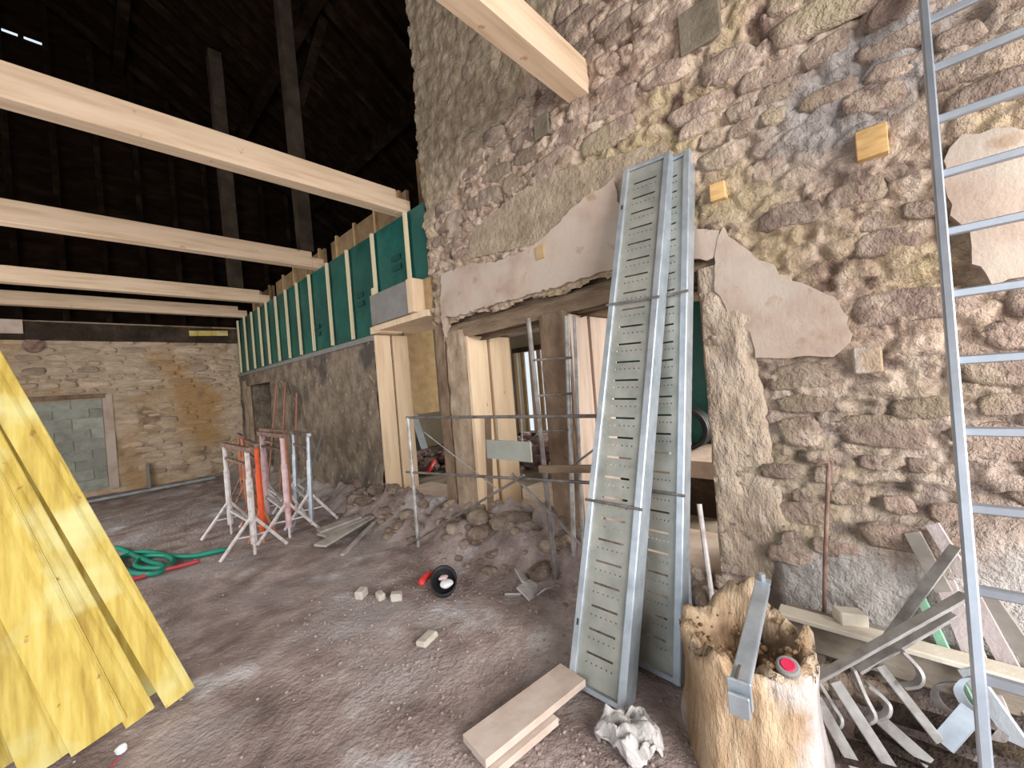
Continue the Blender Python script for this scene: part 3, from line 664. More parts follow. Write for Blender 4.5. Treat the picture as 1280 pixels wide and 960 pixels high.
# ================================================================== SCAFFOLD DECKS
def deck(name, bl, br, tl, tr, depth, label):
    bl, br, tl, tr = map(Vector, (bl, br, tl, tr)); L = ((tl+tr)-(bl+br)).normalized(); Wd = (br-bl).normalized(); Nn = L.cross(Wd)
    if Nn.x > 0: Nn = -Nn
    Nn.normalize(); Wd = Nn.cross(L).normalized()
    if Wd.dot(br-bl) < 0: Wd = -Wd
    length = ((tl+tr)/2-(bl+br)/2).length; wid = ((br-bl).length+(tr-tl).length)/2
    o = (bl+br)/2
    t = thing(name, o, label, 'scaffold deck', 'steel scaffold decks leaning on the wall')
    P = lambda u, v, n: o+Wd*u+L*v+Nn*n
    hw = wid/2
    # pan with slots and little holes actually cut out
    us = [-hw+.035, -hw+.06]; 
    for k in range(6): c = -hw+.085+k*(wid-.17)/5; us += [c-.004, c+.004]
    us += [hw-.06, hw-.035]; vs = [.03]; kind = []
    n = 26; pitch = (length-.2)/n
    for k in range(n):
        b = .10+k*pitch; seq = [b+pitch*.25, b+pitch*.25+.007, b+pitch*.62, b+pitch*.62+.011]
        for q in seq: vs.append(q)
    vs.append(length-.03); verts = []; faces = []; nu = len(us)
    mbp = MB(); vv = [P(u, v, 0) for v in vs for u in us]; ff = []
    for j in range(len(vs)-1):
        for i in range(nu-1):
            ph = (j-1) % 4
            if 0 < j < len(vs)-1 and ph == 0 and i % 2 == 0 and 2 <= i+0 < nu-2 and i >= 2: continue
            if 0 < j < len(vs)-1 and ph == 2 and 2 <= i < nu-3: continue
            ff.append((j*nu+i, j*nu+i+1, (j+1)*nu+i+1, (j+1)*nu+i))
    mbp.add(vv, ff)
    pan = mbp.build('slotted_pan', m_galvd, t); sm = pan.modifiers.new('thick', 'SOLIDIFY'); sm.thickness = .003
    for sgn in (-1, 1):                                            # C-shaped side rails
        mbr = MB(); u = sgn*hw; d = depth
        mbr.obox(P(u, length/2, -d/2+.012), L*length/2, Wd*.003, Nn*d/2)
        mbr.obox(P(u-sgn*.017, length/2, .012), L*length/2, Wd*.017, Nn*.004)
        mbr.obox(P(u-sgn*.034, length/2, .006), L*length/2, Wd*.003, Nn*.008)
        mbr.obox(P(u-sgn*.014, length/2, -d+.012), L*length/2, Wd*.014, Nn*.003)
        mbr.build('side_rail', m_galv, t, bevel=.001)
    for v in (.012, length-.012):
        mbe = MB(); mbe.obox(P(0, v, -.012), Wd*(hw-.004), L*.012, Nn*.026); mbe.build('end_plate', m_galv, t, bevel=.002)
    for v in (.93, 1.0+length*.36):
        mbs = MB(); mbs.tube([P(-hw-.012, v, .020), P(hw+.012, v, .020)], .008, 6); mbs.build('cross_strap', m_tube, t)
    for (u, v) in ((-hw+.02, .3), (-hw+.02, length-.3)):
        mbs = MB(); mbs.obox(P(u, v, .0165), Wd*.005, L*.016, Nn*.001); mbs.build('slot_hole', m_black, t)
    return t
deck('scaffold_deck', (1.655, 1.31, .015), (1.67, 1.035, .015), (2.615, 1.27, 3.0), (2.615, .925, 2.96), .12, 'galvanised slotted steel scaffold deck, front one of the pair leaning on the wall')
deck('scaffold_deck', (1.99, 1.15, .02), (1.97, .87, .02), (2.67, 1.12, 2.98), (2.67, .835, 2.94), .08, 'galvanised steel scaffold deck half hidden behind the front one')

# ================================================================== LADDER
t = thing('ladder', (1.62, -.25, 0), 'tall aluminium ladder leaning on the stone wall at right', 'ladder')
def lx(z): return 2.54+(z-2.99)*.306
zt = 3.42
for yl in (lambda x: -.072*x, lambda x: -.072*x-.42):
    mb = MB(); p0 = Vector((lx(floor_z(1.6, -.2)), 0, floor_z(1.6, -.2))); p1 = Vector((lx(zt), 0, zt)); p0.y = yl(p0.x); p1.y = yl(p1.x)
    mb.beam(p0, p1, .028, .062, (1, 0, 0)); mb.build('rail', m_alu, t, bevel=.005)
for k in range(-1, 12):
    z = 2.99-k*.2390
    if z < .1: break
    x = lx(z); y = -.072*x; mb = MB(); mb.beam((x, y, z), (x, y-.42, z), .026, .030); mb.build('rung', m_alu, t, bevel=.004)

# ================================================================== YELLOW SHIPLAP BOARDS leaning on the nearest beam
ylab = ['yellow treated shiplap board, rightmost of the leaning row', 'yellow shiplap board, second from the right of the leaning row',
        'broad yellow shiplap board with dark knot, third from the right', 'yellow board with orange blotches, nearest the left foreground',
        'darker yellow board tucked behind, showing in the gap between two', 'yellow board at the far left bottom corner']
def yboard(bl_px, up_px, wd, yoff, lab, ytop=4.03, zt_=3.98):
    """bl_px: foot of the left edge; up_px: another point on that edge; the board is cut square and rests on the beam"""
    bl = fz(*bl_px, 0.0); bl.y += yoff; bl.x += yoff*bl.x/2.96; bl.z = floor_z(bl.x, bl.y)+.004
    n_ = ray(*bl_px).cross(ray(*up_px)); yt = ytop+yoff*.35
    top = Vector((-(n_.y*yt+n_.z*(zt_-H))/n_.x, yt, zt_)); L = top-bl; Ln = L.normalized()
    w = Vector((1, -.12, 0)); w = (w-Ln*w.dot(Ln)).normalized()*wd; mid = bl+w*.5
    Nn = L.cross(w).normalized()
    if Nn.y > 0: Nn = -Nn
    t = thing('shiplap_board', mid, lab, 'board', 'yellow boards leaning in a row at left')
    mb = MB()
    prof = [(-.5, 0), (-.5, .026), (.08, .028), (.16, .022), (.24, .013), (.30, .011), (.5, .012), (.5, 0)]
    vs = []
    for q in (0, 1):
        for u, h in prof: vs.append(mid+w*u+Nn*h+L*q)
    k = len(prof); fs = [tuple(range(k))[::-1], tuple(range(k, 2*k))]
    for i in range(k): fs.append((i, (i+1) % k, k+(i+1) % k, k+i))
    mb.add(vs, fs); mb.build('board', m_yellow, t)
    tb = MB(); tb.obox(mid+w*.44+Nn*.014+L*.5, L*.5, w*.035, Nn*.003); tb.build('bead', m_yellow, t)
yboard((208, 887), (35, 589), .130, 0, ylab[0])
yboard((158, 906), (31, 680), .116, -.045, ylab[1])
yboard((91, 948), (0, 770), .20, .0, ylab[2])
yboard((30, 968), (0, 896), .165, -.05, ylab[3])
yboard((176, 893), (52, 680), .12, .10, ylab[4])
yboard((-38, 985), (-60, 930), .17, .03, ylab[5])

# ================================================================== TRESTLES
def trestle(a, b, h, mats, lab, splay=.26, tilt=(0, 0)):
    a = Vector((a[0], a[1], floor_z(*a)+.0)); b = Vector((b[0], b[1], floor_z(*b)+.0)); d = (b-a); d.z = 0; d.normalize(); pr = Vector((-d.y, d.x, 0))
    t = thing('trestle', (a+b)/2, lab, 'trestle', 'steel trestles crowded on the earth floor')
    tp = Vector((tilt[0], tilt[1], 0))
    mb = MB(); mb.beam(a-d*.06+tp+Vector((0, 0, h)), b+d*.10+tp+Vector((0, 0, h)), .055, .05); mb.build('top_bar', mats[2], t, bevel=.005)
    mb = MB(); mb.beam(a+tp*.8+Vector((0, 0, h-.17)), b+tp*.8+Vector((0, 0, h-.17)), .03, .03); mb.build('lower_bar', mats[2], t)
    mb = MB(); mb.beam(a+Vector((0, 0, .30)), b+Vector((0, 0, .34)), .03, .03); mb.build('brace_bar', mats[3], t)
    for p, m in ((a, mats[0]), (b, mats[1])):
        mb = MB(); mb.tube([p+Vector((0, 0, .12)), p+tp*.7+Vector((0, 0, h*.72))], .033, 8); mb.build('outer_tube', m, t)
        mb = MB(); mb.tube([p+tp*.6+Vector((0, 0, h*.6)), p+tp+Vector((0, 0, h-.02))], .025, 8); mb.build('inner_tube', m, t)
        mb = MB(); mb.tube([p+Vector((0, 0, .45)), p+Vector((0, 0, .0))], .015, 6); mb.build('leg', mats[3], t)
        for s_ in (-1, 1):
            mb = MB(); q = p+pr*splay*s_+d*.05*s_; q.z = floor_z(q.x, q.y)+.012
            mb.tube([p+Vector((0, 0, .42)), q], .018, 6); mb.build('leg', mats[3], t)
            mb = MB(); mb.tube([p+Vector((0, 0, .20)), (p+Vector((0, 0, .42)))*.48+q*.52], .009, 5); mb.build('leg_brace', mats[3], t)
    return t
trestle((1.18, 6.2), (1.16, 5.08), 1.13, [m_whitem, m_whitem, m_rust, m_whitem], 'chipped white trestle at the left front of the cluster', .3)
trestle((1.33, 5.40), (1.45, 6.25), 1.12, [m_orange, m_rustor, m_rust, m_rustor], 'bright orange-red trestle standing behind the white one', .14)
trestle((1.56, 5.25), (1.62, 6.3), 1.20, [m_pinkm, m_pinkm, m_rust, m_whitem], 'faded pink trestle in the middle of the cluster', .32)
trestle((1.74, 5.75), (1.80, 6.9), 1.22, [m_rustor, m_pinkm, m_rust, m_whitem], 'rusty pink trestle right of the middle one', .22)
trestle((1.90, 5.50), (2.05, 6.5), 1.15, [m_galv, m_galv, m_steel, m_whitem], 'grey steel trestle at the right end of the cluster', .3, (.04, 0))
trestle((1.62, 7.3), (1.75, 8.1), 1.12, [m_rustor, m_rustor, m_rust, m_rust], 'rusty orange trestle deepest in the cluster', .2)
# sticks leaning behind the trestles
for i, ((x0, y0), (px, py), lab) in enumerate([((2.25, 8.6), (346, 482), 'thin reddish stick, leftmost of three leaning on the dark wall'), ((2.28, 8.0), (357, 478), 'thin reddish stick, middle of three leaning on the dark wall'), ((2.30, 7.3), (371, 492), 'thin tan stick, rightmost and most slanted of the three')]):
    p1 = fx(px, py, W-.05); mb = MB(); mb.tube([(x0, y0, floor_z(x0, y0)), p1], .018, 6)
    tag(mb.build('wooden_stick', m_stickred), lab, 'stick')
mb = MB(); a = fz(365, 665, .02); b = fx(402, 545, W-.06); mb.tube([a, b], .014, 6)
tag(mb.build('steel_tube', m_galv), 'thin pale tube leaning on the dark wall right of the trestles', 'tube')

# pile of planks by the trestles
prnd = random.Random(2)
plab = ['grey weathered plank at the bottom of the small plank pile', 'grey plank lying crosswise in the small plank pile', 'short grey plank on top of the small plank pile', 'narrow pale lath at the front edge of the plank pile']
for i, (a, b, wd, z) in enumerate([((400, 688), (462, 655), .16, .02), ((402, 672), (455, 652), .20, .055), ((398, 665), (450, 650), .14, .09), ((428, 697), (468, 660), .04, .03)]):
    p0 = fz(*a, z); p1 = fz(*b, z); g = max(floor_z(p0.x, p0.y), floor_z((p0.x+p1.x)/2, (p0.y+p1.y)/2), floor_z(p1.x, p1.y)*.7)
    p0.z = g+z; p1.z = g+z+.04; mb = MB(); mb.beam(p0, p1, wd, .025)
    tag(mb.build('plank', m_oldgrey, None, bevel=.003), plab[i], 'plank', 'planks piled beside the trestles')

# pipe and upright at the back wall
mb = MB(); mb.tube([(-.3, 11.0, .05), (1.9, 11.15, .05)], .03, 8); tag(mb.build('long_pipe', m_galv), 'long grey pipe lying on the floor along the far wall', 'pipe')
mb = MB(); mb.beam((.86, YB-.1, floor_z(.86, YB-.1)), (.86, YB-.08, .52), .11, .05, (1, 0, 0)); tag(mb.build('short_post', m_grey, None, bevel=.005), 'short grey upright board against the foot of the far wall', 'post')

# hoses
def hose(pts, r, mat, lab, name):
    pp = []
    for i in range(len(pts)-1):
        p = [pts[max(i-1, 0)], pts[i], pts[i+1], pts[min(i+2, len(pts)-1)]]
        for k in range(6):
            t_ = k/6; pp.append([.5*((2*p[1][c])+(-p[0][c]+p[2][c])*t_+(2*p[0][c]-5*p[1][c]+4*p[2][c]-p[3][c])*t_*t_+(-p[0][c]+3*p[1][c]-3*p[2][c]+p[3][c])*t_**3) for c in (0, 1)])
    pp.append(list(pts[-1][:2])); mb = MB(); mb.tube([(x, y, floor_z(x, y)+r+.004) for x, y in pp], r, 8)
    tag(mb.build(name, mat, None, smooth=True), lab, 'hose')
F2 = lambda *l: [tuple(fz(a, b, 0))[:2] for a, b in l]
hose(F2((120, 690), (150, 688), (175, 700), (205, 712), (190, 722), (160, 716), (150, 700), (178, 692), (215, 700), (205, 714), (170, 710), (185, 698), (240, 697), (285, 690)), .026, m_hoseg, 'green hose in loose loops beside the yellow boards', 'garden_hose')
hose(F2((140, 732), (172, 726), (205, 716), (250, 703)), .02, m_hoser, 'short red hose lying in front of the green hose', 'garden_hose')

# ================================================================== SCAFFOLD FRAME in front of the openings
sf = thing('scaffold', (2.3, 2.6, 0), 'slender steel scaffold frame with diagonal braces before the openings', 'scaffold')
def st(a, b, r=.013, m=m_tube, nm='tube'):
    mb = MB(); mb.tube([a, b], r, 8); return mb.build(nm, m, sf)
XF = 2.25
p = fx(510, 522, XF); st((p.x, p.y, floor_z(p.x, p.y)), p, .018, m_steel, 'upright')
st(fx(660, 398, XF+.06), (XF+.10, 1.93, floor_z(XF+.1, 1.93)), .019, m_tube, 'upright')
p = fx(708, 395, 2.58); st(p, (2.50, 1.86, floor_z(2.50, 1.86)), .019, m_steel, 'upright')
p = fx(718, 395, 2.58); st(p, (2.60, 1.84, floor_z(2.60, 1.84)), .014, m_steel, 'upright')
st(fx(508, 522, XF), fx(748, 520, XF), .013, m_tube, 'guard_rail')
st(fx(508, 590, XF), fx(748, 604, XF), .012, m_tube, 'ledger')
st(fx(506, 684, XF-.03), fx(655, 594, XF-.03), .010, m_tube, 'diagonal_brace'); st(fx(530, 540, XF+.03), fx(620, 610, XF+.03), .005, m_steel, 'diagonal_brace')
st(fx(640, 592, XF+.03), fx(738, 694, XF+.03), .011, m_tube, 'diagonal_brace')
for py in (450, 495, 540):
    a = fx(668 if py < 500 else 672, py, XF+.05); b = fx(715, py-3, 2.56); st(a, b, .009, m_tube, 'rung')
a = fx(675, 586, XF); b = fx(745, 586, XF); mb = MB(); mb.beam(a, b, .03, .05); mb.build('cross_beam', m_lintel, sf)
st(fx(745, 560, XF+.1), fx(705, 590, XF+.1), .008, m_tube, 'diagonal_brace')
a = fx(609, 549, XF-.02); b = fx(666, 578, XF-.02)
mb = MB(); mb.box(XF-.035, XF-.02, min(a.y, b.y), max(a.y, b.y), 1.015, 1.165); mb.build('hanging_plate', m_sign, sf)
mb = MB(); yy = (a.y+b.y)/2+.12; mb.tube([(XF-.01, yy, 1.16), (XF-.005, yy, 1.345)], .004, 5); mb.tube([(XF-.01, yy-.26, 1.16), (XF-.005, yy-.26, 1.345)], .004, 5); mb.build('hanger_wire', m_tube, sf)

# junk seen through the openings
p = fx(528, 545, 3.9)
mb = MB(); a = fy(508, 470, 5.9); b = fy(545, 470, 5.9); mb.box(a.x, b.x, 5.88, 5.92, 1.22, 3.62); tag(mb.build('hanging_panel', m_osb, None, bevel=.003), 'olive brown panel hanging beyond the leftmost opening', 'panel')
for i, (px, m, lab, wd) in enumerate([(519, m_black, 'black board leaning in the room beyond the leftmost opening', .22), (530, m_bluegrey, 'blue-grey board leaning in the room beyond the leftmost opening', .18), (512, m_white, 'white board leaning in the room beyond the leftmost opening', .12)]):
    b = fy(px, 575, 7.6); mb = MB(); mb.beam((b.x, 7.5, .21), (b.x+.25, 8.55, 1.75), wd, .03, (0, -1, .3))
    tag(mb.build('leaning_board', m, None), lab, 'board')
mb = MB(); rnd = random.Random(17)
for i in range(46): rock(mb, (rnd.uniform(3.6, 5.2), rnd.uniform(5.2, 7.4), .22+rnd.random()*.16), rnd.uniform(.08, .2), (1, 1, .6), i, 7)
tag(mb.build('rubble_heap', m_rubdark), 'reddish rubble heap on the floor beyond the leftmost opening', 'rubble', None, 'stuff')
mb = MB()
for i in range(60): rock(mb, (rnd.uniform(4.6, 6.3), rnd.uniform(3.6, 5.6), .24+rnd.random()*.45), rnd.uniform(.10, .22), (1, 1, .6), i+80, 7)
tag(mb.build('rubble_heap', m_rubdark), 'dark purple-brown rubble heap behind the middle opening', 'rubble', None, 'stuff')
mb = MB(); a = fx(512, 612, 3.55); mb.tube([(3.55, 5.3, .33), (3.9, 5.6, .42), (4.1, 6.0, .30)], .04, 6)
tag(mb.build('red_scrap', m_red, None, smooth=True), 'red strip of scrap lying on the rubble beyond the leftmost opening', 'scrap')
mb = MB(); mb.box(3.45, 4.4, 2.3, 3.6, .21, .235); tag(mb.build('plywood_sheet', m_jamb), 'pale plywood sheet on the floor behind the middle opening', 'plywood')
mb = MB(); mb.beam((2.73, 3.02, .27), (2.76, 2.98, 1.3), .04, .06); tag(mb.build('dark_stake', m_postdark), 'dark red-brown stake standing in the middle opening', 'stake')
gs = thing('green_sheet_wall', (5.0, 1.6, .2), 'green membrane sheet with pale edge batten seen past the rightmost opening', 'membrane')
surf('membrane', gridmesh(np.arange(1.2, 3.0, .06), np.arange(.2, 2.75, .06), lambda U, V: (5.0-.03*fbm(U*3, V*3, 27), U, V)), m_green, gs, flip=True)
mb = MB(); mb.box(5.05, 5.09, 1.1, 3.0, .2, 2.75); mb.build('backing_board', m_osb, gs)
p = fx(884, 450, 4.96); mb = MB(); mb.box(4.93, 4.965, p.y-.02, p.y+.02, .2, 2.7); mb.build('batten', m_batten, gs)
cl = thing('black_coil', (4.6, 1.62, .95), 'black coiled pipe with white tag on the boards past the rightmost opening', 'coil')
c0 = fx(862, 535, 4.5); mb = MB()
for k in range(4):
    r = .20-.0*k; mb.tube([(4.40+.05*k, c0.y+r*math.cos(q*math.pi/10), c0.z+r*math.sin(q*math.pi/10)) for q in range(21)], .028, 6, False)
cl.location = (4.5, c0.y, c0.z-.2); mb.build('coil', m_black, cl, smooth=True)
mb = MB(); q = fx(860, 548, 4.36); mb.box(4.35, 4.36, q.y-.035, q.y+.035, q.z-.07, q.z+.07); mb.build('tag', m_white, cl)
bz = c0.z-.228
mb = MB(); mb.box(3.9, 4.85, 1.15, 2.3, bz-.16, bz); tag(mb.build('board_stack', m_plankpale, None, bevel=.004), 'pale stack of sheets behind the rightmost opening', 'board stack')
mb = MB(); mb.box(3.95, 4.8, 1.2, 2.25, .2, bz-.165); tag(mb.build('wooden_crate', m_olddark), 'dark crate under the pale stack of sheets', 'crate')

# steel tubes leaning in the rightmost opening
for i, (a, b, r, m, lab) in enumerate([((852, 762), (838, 560), .017, m_galv, 'blue-grey steel tube beside the hidden deck edge'), ((862, 757), (853, 585), .015, m_galv, 'thin steel tube, second of three by the decks'), ((890, 745), (874, 630), .016, m_whitem, 'short pale tube leaning alone before the rightmost opening')]):
    p0 = fx(*a, 2.50); p1 = fx(*b, 2.66); p0.z = max(p0.z-.05, floor_z(p0.x, p0.y)); mb = MB(); mb.tube([p0, p1], r, 8); tag(mb.build('steel_tube', m), lab, 'tube')

# ================================================================== STUMP
sx, sy = 1.86, .525
stp = thing('hollow_log', (sx, sy, 0), 'thick hollow log section standing on end with a rotten crumbling top', 'log')
def rimh(a): return .455+.02*math.sin(a*2+1)+.02*math.sin(a*5)+.014*math.sin(a*11)+.008*math.sin(a*19)+.07*math.exp(-(math.atan2(math.sin(a-.1), math.cos(a-.1))/.38)**2)
def rad(a, h): return (.272+.022*math.sin(2*a+.4)+.014*math.sin(5*a)+.006*math.sin(9*a+h*3))*(1+.08*(1-h)**2-.06*math.sin(h*3))
NA = 96; mbs = MB(); vs = []; fs = []; ms = []
prof = [(k/14, 0) for k in range(15)] + [(1.01, .03), (1.03, .09), (1.0, .20), (.90, .27), (.74, .34), (.66, .46), (.62, .58), (.60, .72), (.58, .88)]
rn = random.Random(5)
for (h, ins) in prof:
    for k in range(NA):
        a = 2*math.pi*k/NA; hh = rimh(a)*h if ins == 0 else rimh(a)*h + .018*math.sin(a*13+ins*20)
        r = rad(a, min(h, 1))*(1-ins)
        j = .003 if ins == 0 else .009
        r += rn.uniform(-j, j); hh += (rn.uniform(-j, j) if ins else 0)+(.006*math.sin(a*23+ins*40) if ins else 0)
        vs.append((sx+r*math.cos(a), sy+r*math.sin(a), hh+(-.03 if h == 0 else 0)))
vs.append((sx, sy, .28)); R = len(prof)
for q in range(R-1):
    for k in range(NA):
        k2 = (k+1) % NA; a = 2*math.pi*k/NA
        mi = 0
        mbs.add([], []); fs.append((q*NA+k, q*NA+k2, (q+1)*NA+k2, (q+1)*NA+k)); ms.append(mi)
for k in range(NA): fs.append(((R-1)*NA+k, (R-1)*NA+(k+1) % NA, R*NA)); ms.append(0)
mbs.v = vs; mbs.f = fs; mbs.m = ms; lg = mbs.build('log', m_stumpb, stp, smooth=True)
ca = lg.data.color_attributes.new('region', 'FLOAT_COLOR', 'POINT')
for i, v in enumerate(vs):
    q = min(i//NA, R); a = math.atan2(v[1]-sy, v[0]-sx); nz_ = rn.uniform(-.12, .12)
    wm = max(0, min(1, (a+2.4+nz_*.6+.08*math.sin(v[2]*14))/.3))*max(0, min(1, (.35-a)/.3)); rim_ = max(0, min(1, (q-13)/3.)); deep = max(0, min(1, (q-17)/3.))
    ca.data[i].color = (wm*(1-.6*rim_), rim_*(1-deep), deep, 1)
mb = MB(); rnd = random.Random(23)
for i in range(90):
    a = rnd.uniform(0, 6.28); q = rnd.uniform(.25, .9); r = .22*q; z = .33+.17*q**2
    rock(mb, (sx+r*math.cos(a), sy+r*math.sin(a), z+.01), rnd.uniform(.006, .018), (1, 1, .7), i, 6)
mb.build('rotten_crumbs', m_stumpr, stp)['kind'] = 'stuff'

# steel bracket across the log
bk = thing('steel_bracket', fz(930, 800, .58), 'long galvanised steel bracket with a clamp head lying across the hollow log', 'bracket')
a = fz(953, 728, .66); b = fz(925, 850, .62); d = (b-a).normalized(); sd = d.cross(Vector((0, 0, 1))).normalized(); up = sd.cross(d)
mb = MB(); mb.obox((a+b)/2, (b-a)/2, sd*.024, up*.003); mb.obox((a+b)/2-sd*.024-up*.012, (b-a)/2, sd*.003, up*.013); mb.obox((a+b)/2+sd*.024-up*.012, (b-a)/2, sd*.003, up*.013); mb.build('channel', m_galv, bk)
mb = MB(); mb.obox(b+d*.02-up*.03, d*.006, sd*.034, up*.045); mb.obox(b+d*.045-up*.05, d*.006, sd*.030, up*.035); mb.obox(b+d*.03-up*.06, d*.02, sd*.006, up*.028); mb.build('clamp_head', m_galv, bk, bevel=.003)
mb = MB(); mb.tube([b-d*.05+sd*.006-up*.002+up*.01, b+d*.02+sd*.006+up*.01], .007, 6); mb.build('bolt', m_tube, bk)
mb = MB(); mb.tube([a-d*.01, a-d*.01+up*.035], .012, 8); mb.obox(a-d*.01, d*.02, sd*.03, up*.004); mb.build('end_pin', m_galv, bk)
# tape measure
tp = thing('tape_measure', fz(985, 834, .53), 'red and grey round tape measure on the rim of the hollow log', 'tape measure')
c = fz(985, 834, .545); nrm = (CAM-c).normalized()*.6+Vector((0, 0, .8)); nrm.normalize()
mb = MB(); mb.tube([c-nrm*.014, c-nrm*.008, c+nrm*.008, c+nrm*.013], [.028, .036, .036, .030], 20); mb.build('case', m_grey, tp, smooth=False)
mb = MB(); mb.tube([c+nrm*.012, c+nrm*.018], [.024, .020], 18); mb.build('red_face', m_crimson, tp)

# rusty bar leaning
a = fx(1036, 583, 2.55); b = Vector((2.50, .345, floor_z(2.50, .345)+.005)); mb = MB()
mb.tube([b, a*.5+b*.5+Vector((-.005, .004, 0)), a, a+Vector((0, .0, .02)), a+Vector((.0, .035, .012)), a+Vector((0, .06, .0))], .010, 7)
tag(mb.build('rusty_bar', m_rust, None, smooth=True), 'rusty iron rod with bent tip leaning on the wall behind the log', 'rod')

# ================================================================== TIMBER AND TROUGH at the wall foot
a = fx(1003, 800, 2.36); b = Vector((2.36, -.55, .17))
tr = thing('wooden_trough', (2.4, 0, .1), 'old grey squared timber lying along the wall foot behind the steel hooks', 'timber')
mb = MB(); mb.beam((2.44, .50, .245), (2.47, -.75, .235), .15, .15); mb.build('body', m_boxwood, tr, bevel=.012)
mb = MB(); mb.beam((2.375, .50, .335), (2.40, -.75, .325), .10, .025); mb.build('top_strip', m_cut, tr, bevel=.004)
for yb in (.38, -.6):
    mb = MB(); mb.box(2.39, 2.54, yb-.05, yb+.05, .0, .172); mb.build('bearer_block', m_boxwood, tr)
mb = MB(); mb.obox((2.42, .22, .375), (.03, .02, .0), (-.02, .05, 0), (0, .0, .03)); tag(mb.build('wood_offcut', m_cut, None, bevel=.006), 'pale wedge of wood on the timber behind the log', 'offcut')

# ================================================================== STEEL HOOK BRACKETS
def hookbar(p0, p1, name, lab, hooks=(), mat=m_steel, w=.045, side=None):
    """an angle bar with hooked arms welded on"""
    p0 = Vector(p0); p1 = Vector(p1); t = thing(name, p0, lab, 'bracket', 'steel brackets heaped before the wall')
    d = (p1-p0).normalized(); s_ = d.cross(Vector((0, 0, 1))).normalized(); u = s_.cross(d)
    mb = MB(); mb.obox((p0+p1)/2, (p1-p0)/2, s_*.003, u*w/2); mb.obox((p0+p1)/2+s_*w/2+u*w/2, (p1-p0)/2, s_*w/2, u*.003); mb.build('angle_bar', mat, t, bevel=.001)
    for pts in hooks:
        mb = MB(); mb.ribbon(pts, .032, .013, s_); mb.build('hooked_arm', mat, t, bevel=.0015)
    return t
def P3(px, py, x): return fx(px, py, x)
def hookpts(pa, pb, x0, x1, hk):
    """straight arm pa->pb in the photo's frame between two depths, then a J"""
    a = P3(*pa, x0); b = P3(*pb, x1); return [a, b]
def jarm(pxs, xs_):
    pts = [P3(p[0], p[1], x) for p, x in zip(pxs, xs_)]; out = []
    for i in range(len(pts)-1):
        q = [pts[max(i-1, 0)], pts[i], pts[i+1], pts[min(i+2, len(pts)-1)]]
        for k in range(5):
            s = k/5; out.append(.5*((2*q[1])+(q[2]-q[0])*s+(2*q[0]-5*q[1]+4*q[2]-q[3])*s*s+(3*q[1]-q[0]-3*q[2]+q[3])*s**3))
    out.append(pts[-1]); return out
xa = 2.02; xb = 2.30
hookbar(P3(1022, 848, xa), P3(1205, 745, xb), 'hook_bracket', 'long grey angle bar with hooked arms, front of the heap right of the log', [
    jarm([(1022, 850), (1040, 880), (1050, 896), (1048, 906), (1038, 909)], [xa, xa, xa-.01, xa-.02, xa-.02]),
    jarm([(1066, 835), (1080, 868), (1092, 893), (1084, 902), (1072, 904)], [xa+.07, xa+.06, xa+.05, xa+.04, xa+.04]),
    jarm([(1083, 855), (1100, 868), (1110, 880), (1108, 892), (1097, 897)], [xa+.09, xa+.08, xa+.07, xa+.06, xa+.06])])
hookbar(P3(1072, 838, xa+.12), P3(1190, 768, xb+.02), 'hook_bracket', 'second long angle bar lying just behind the front one', [
    jarm([(1126, 812), (1145, 832), (1151, 845), (1146, 855), (1128, 858)], [xa+.14, xa+.13, xa+.12, xa+.11, xa+.11])])
hookbar(P3(1108, 798, 2.26), P3(1192, 684, 2.50), 'hook_bracket', 'angle bar propped steeply on the heap left of the ladder', [])
def flat(name, pts, xs_, wd, lab, mat=m_steel, th=.008):
    pp = [P3(p[0], p[1], x) for p, x in zip(pts, xs_)]; d = (pp[-1]-pp[0]).normalized(); nrm = (CAM-pp[0]).normalized()
    s_ = d.cross(nrm).normalized(); mb = MB(); mb.ribbon(pp, wd, th, s_)
    s2 = s_; q = [p+s2*wd/2-nrm*.012 for p in pp]; mb.ribbon(q, .024, .005, nrm)
    return tag(mb.build(name, mat, None, bevel=.001), lab, 'bracket', 'steel brackets heaped before the wall')
flat('angle_iron', [(1020, 872), (1085, 985)], [1.99, 1.93], .040, 'grey steel arm slanting down beside the log, leftmost')
flat('angle_iron', [(1044, 852), (1130, 985)], [2.06, 1.98], .040, 'grey steel arm, second from the log')
flat('angle_iron', [(1096, 895), (1163, 955)], [2.10, 2.04], .042, 'grey steel arm, third from the log')
flat('angle_iron', [(1100, 832), (1176, 928)], [2.16, 2.12], .032, 'grey steel arm slanting to the right under the second bar')
flat('angle_iron', [(1178, 930), (1215, 888)], [2.12, 2.16], .060, 'short bluish plate reaching up towards the ladder', m_galv)
flat('angle_iron', [(1008, 905), (1040, 990)], [1.98, 1.92], .026, 'narrow bar half hidden by the log foot', m_tube)
flat('angle_iron', [(1200, 985), (1262, 905)], [2.08, 2.3], .030, 'thin dark bar lying low behind the ladder foot', m_tube)
mb = MB(); mb.ribbon(jarm([(1225, 845), (1208, 848), (1198, 860), (1204, 876), (1216, 890)], [2.25, 2.25, 2.24, 2.23, 2.22]), .03, .008, (0, 1, -.5)); tag(mb.build('curved_iron', m_galv), 'pale blue curved steel hook just left of the ladder rail', 'hook', 'steel brackets heaped before the wall')
mb = MB(); mb.ribbon(jarm([(1198, 852), (1176, 855), (1168, 868), (1178, 884), (1190, 890)], [2.32, 2.32, 2.31, 2.30, 2.30]), .03, .008, (0, 1, -.5)); tag(mb.build('curved_iron', m_tube), 'dark curved steel hook in the shade left of the pale one', 'hook', 'steel brackets heaped before the wall')
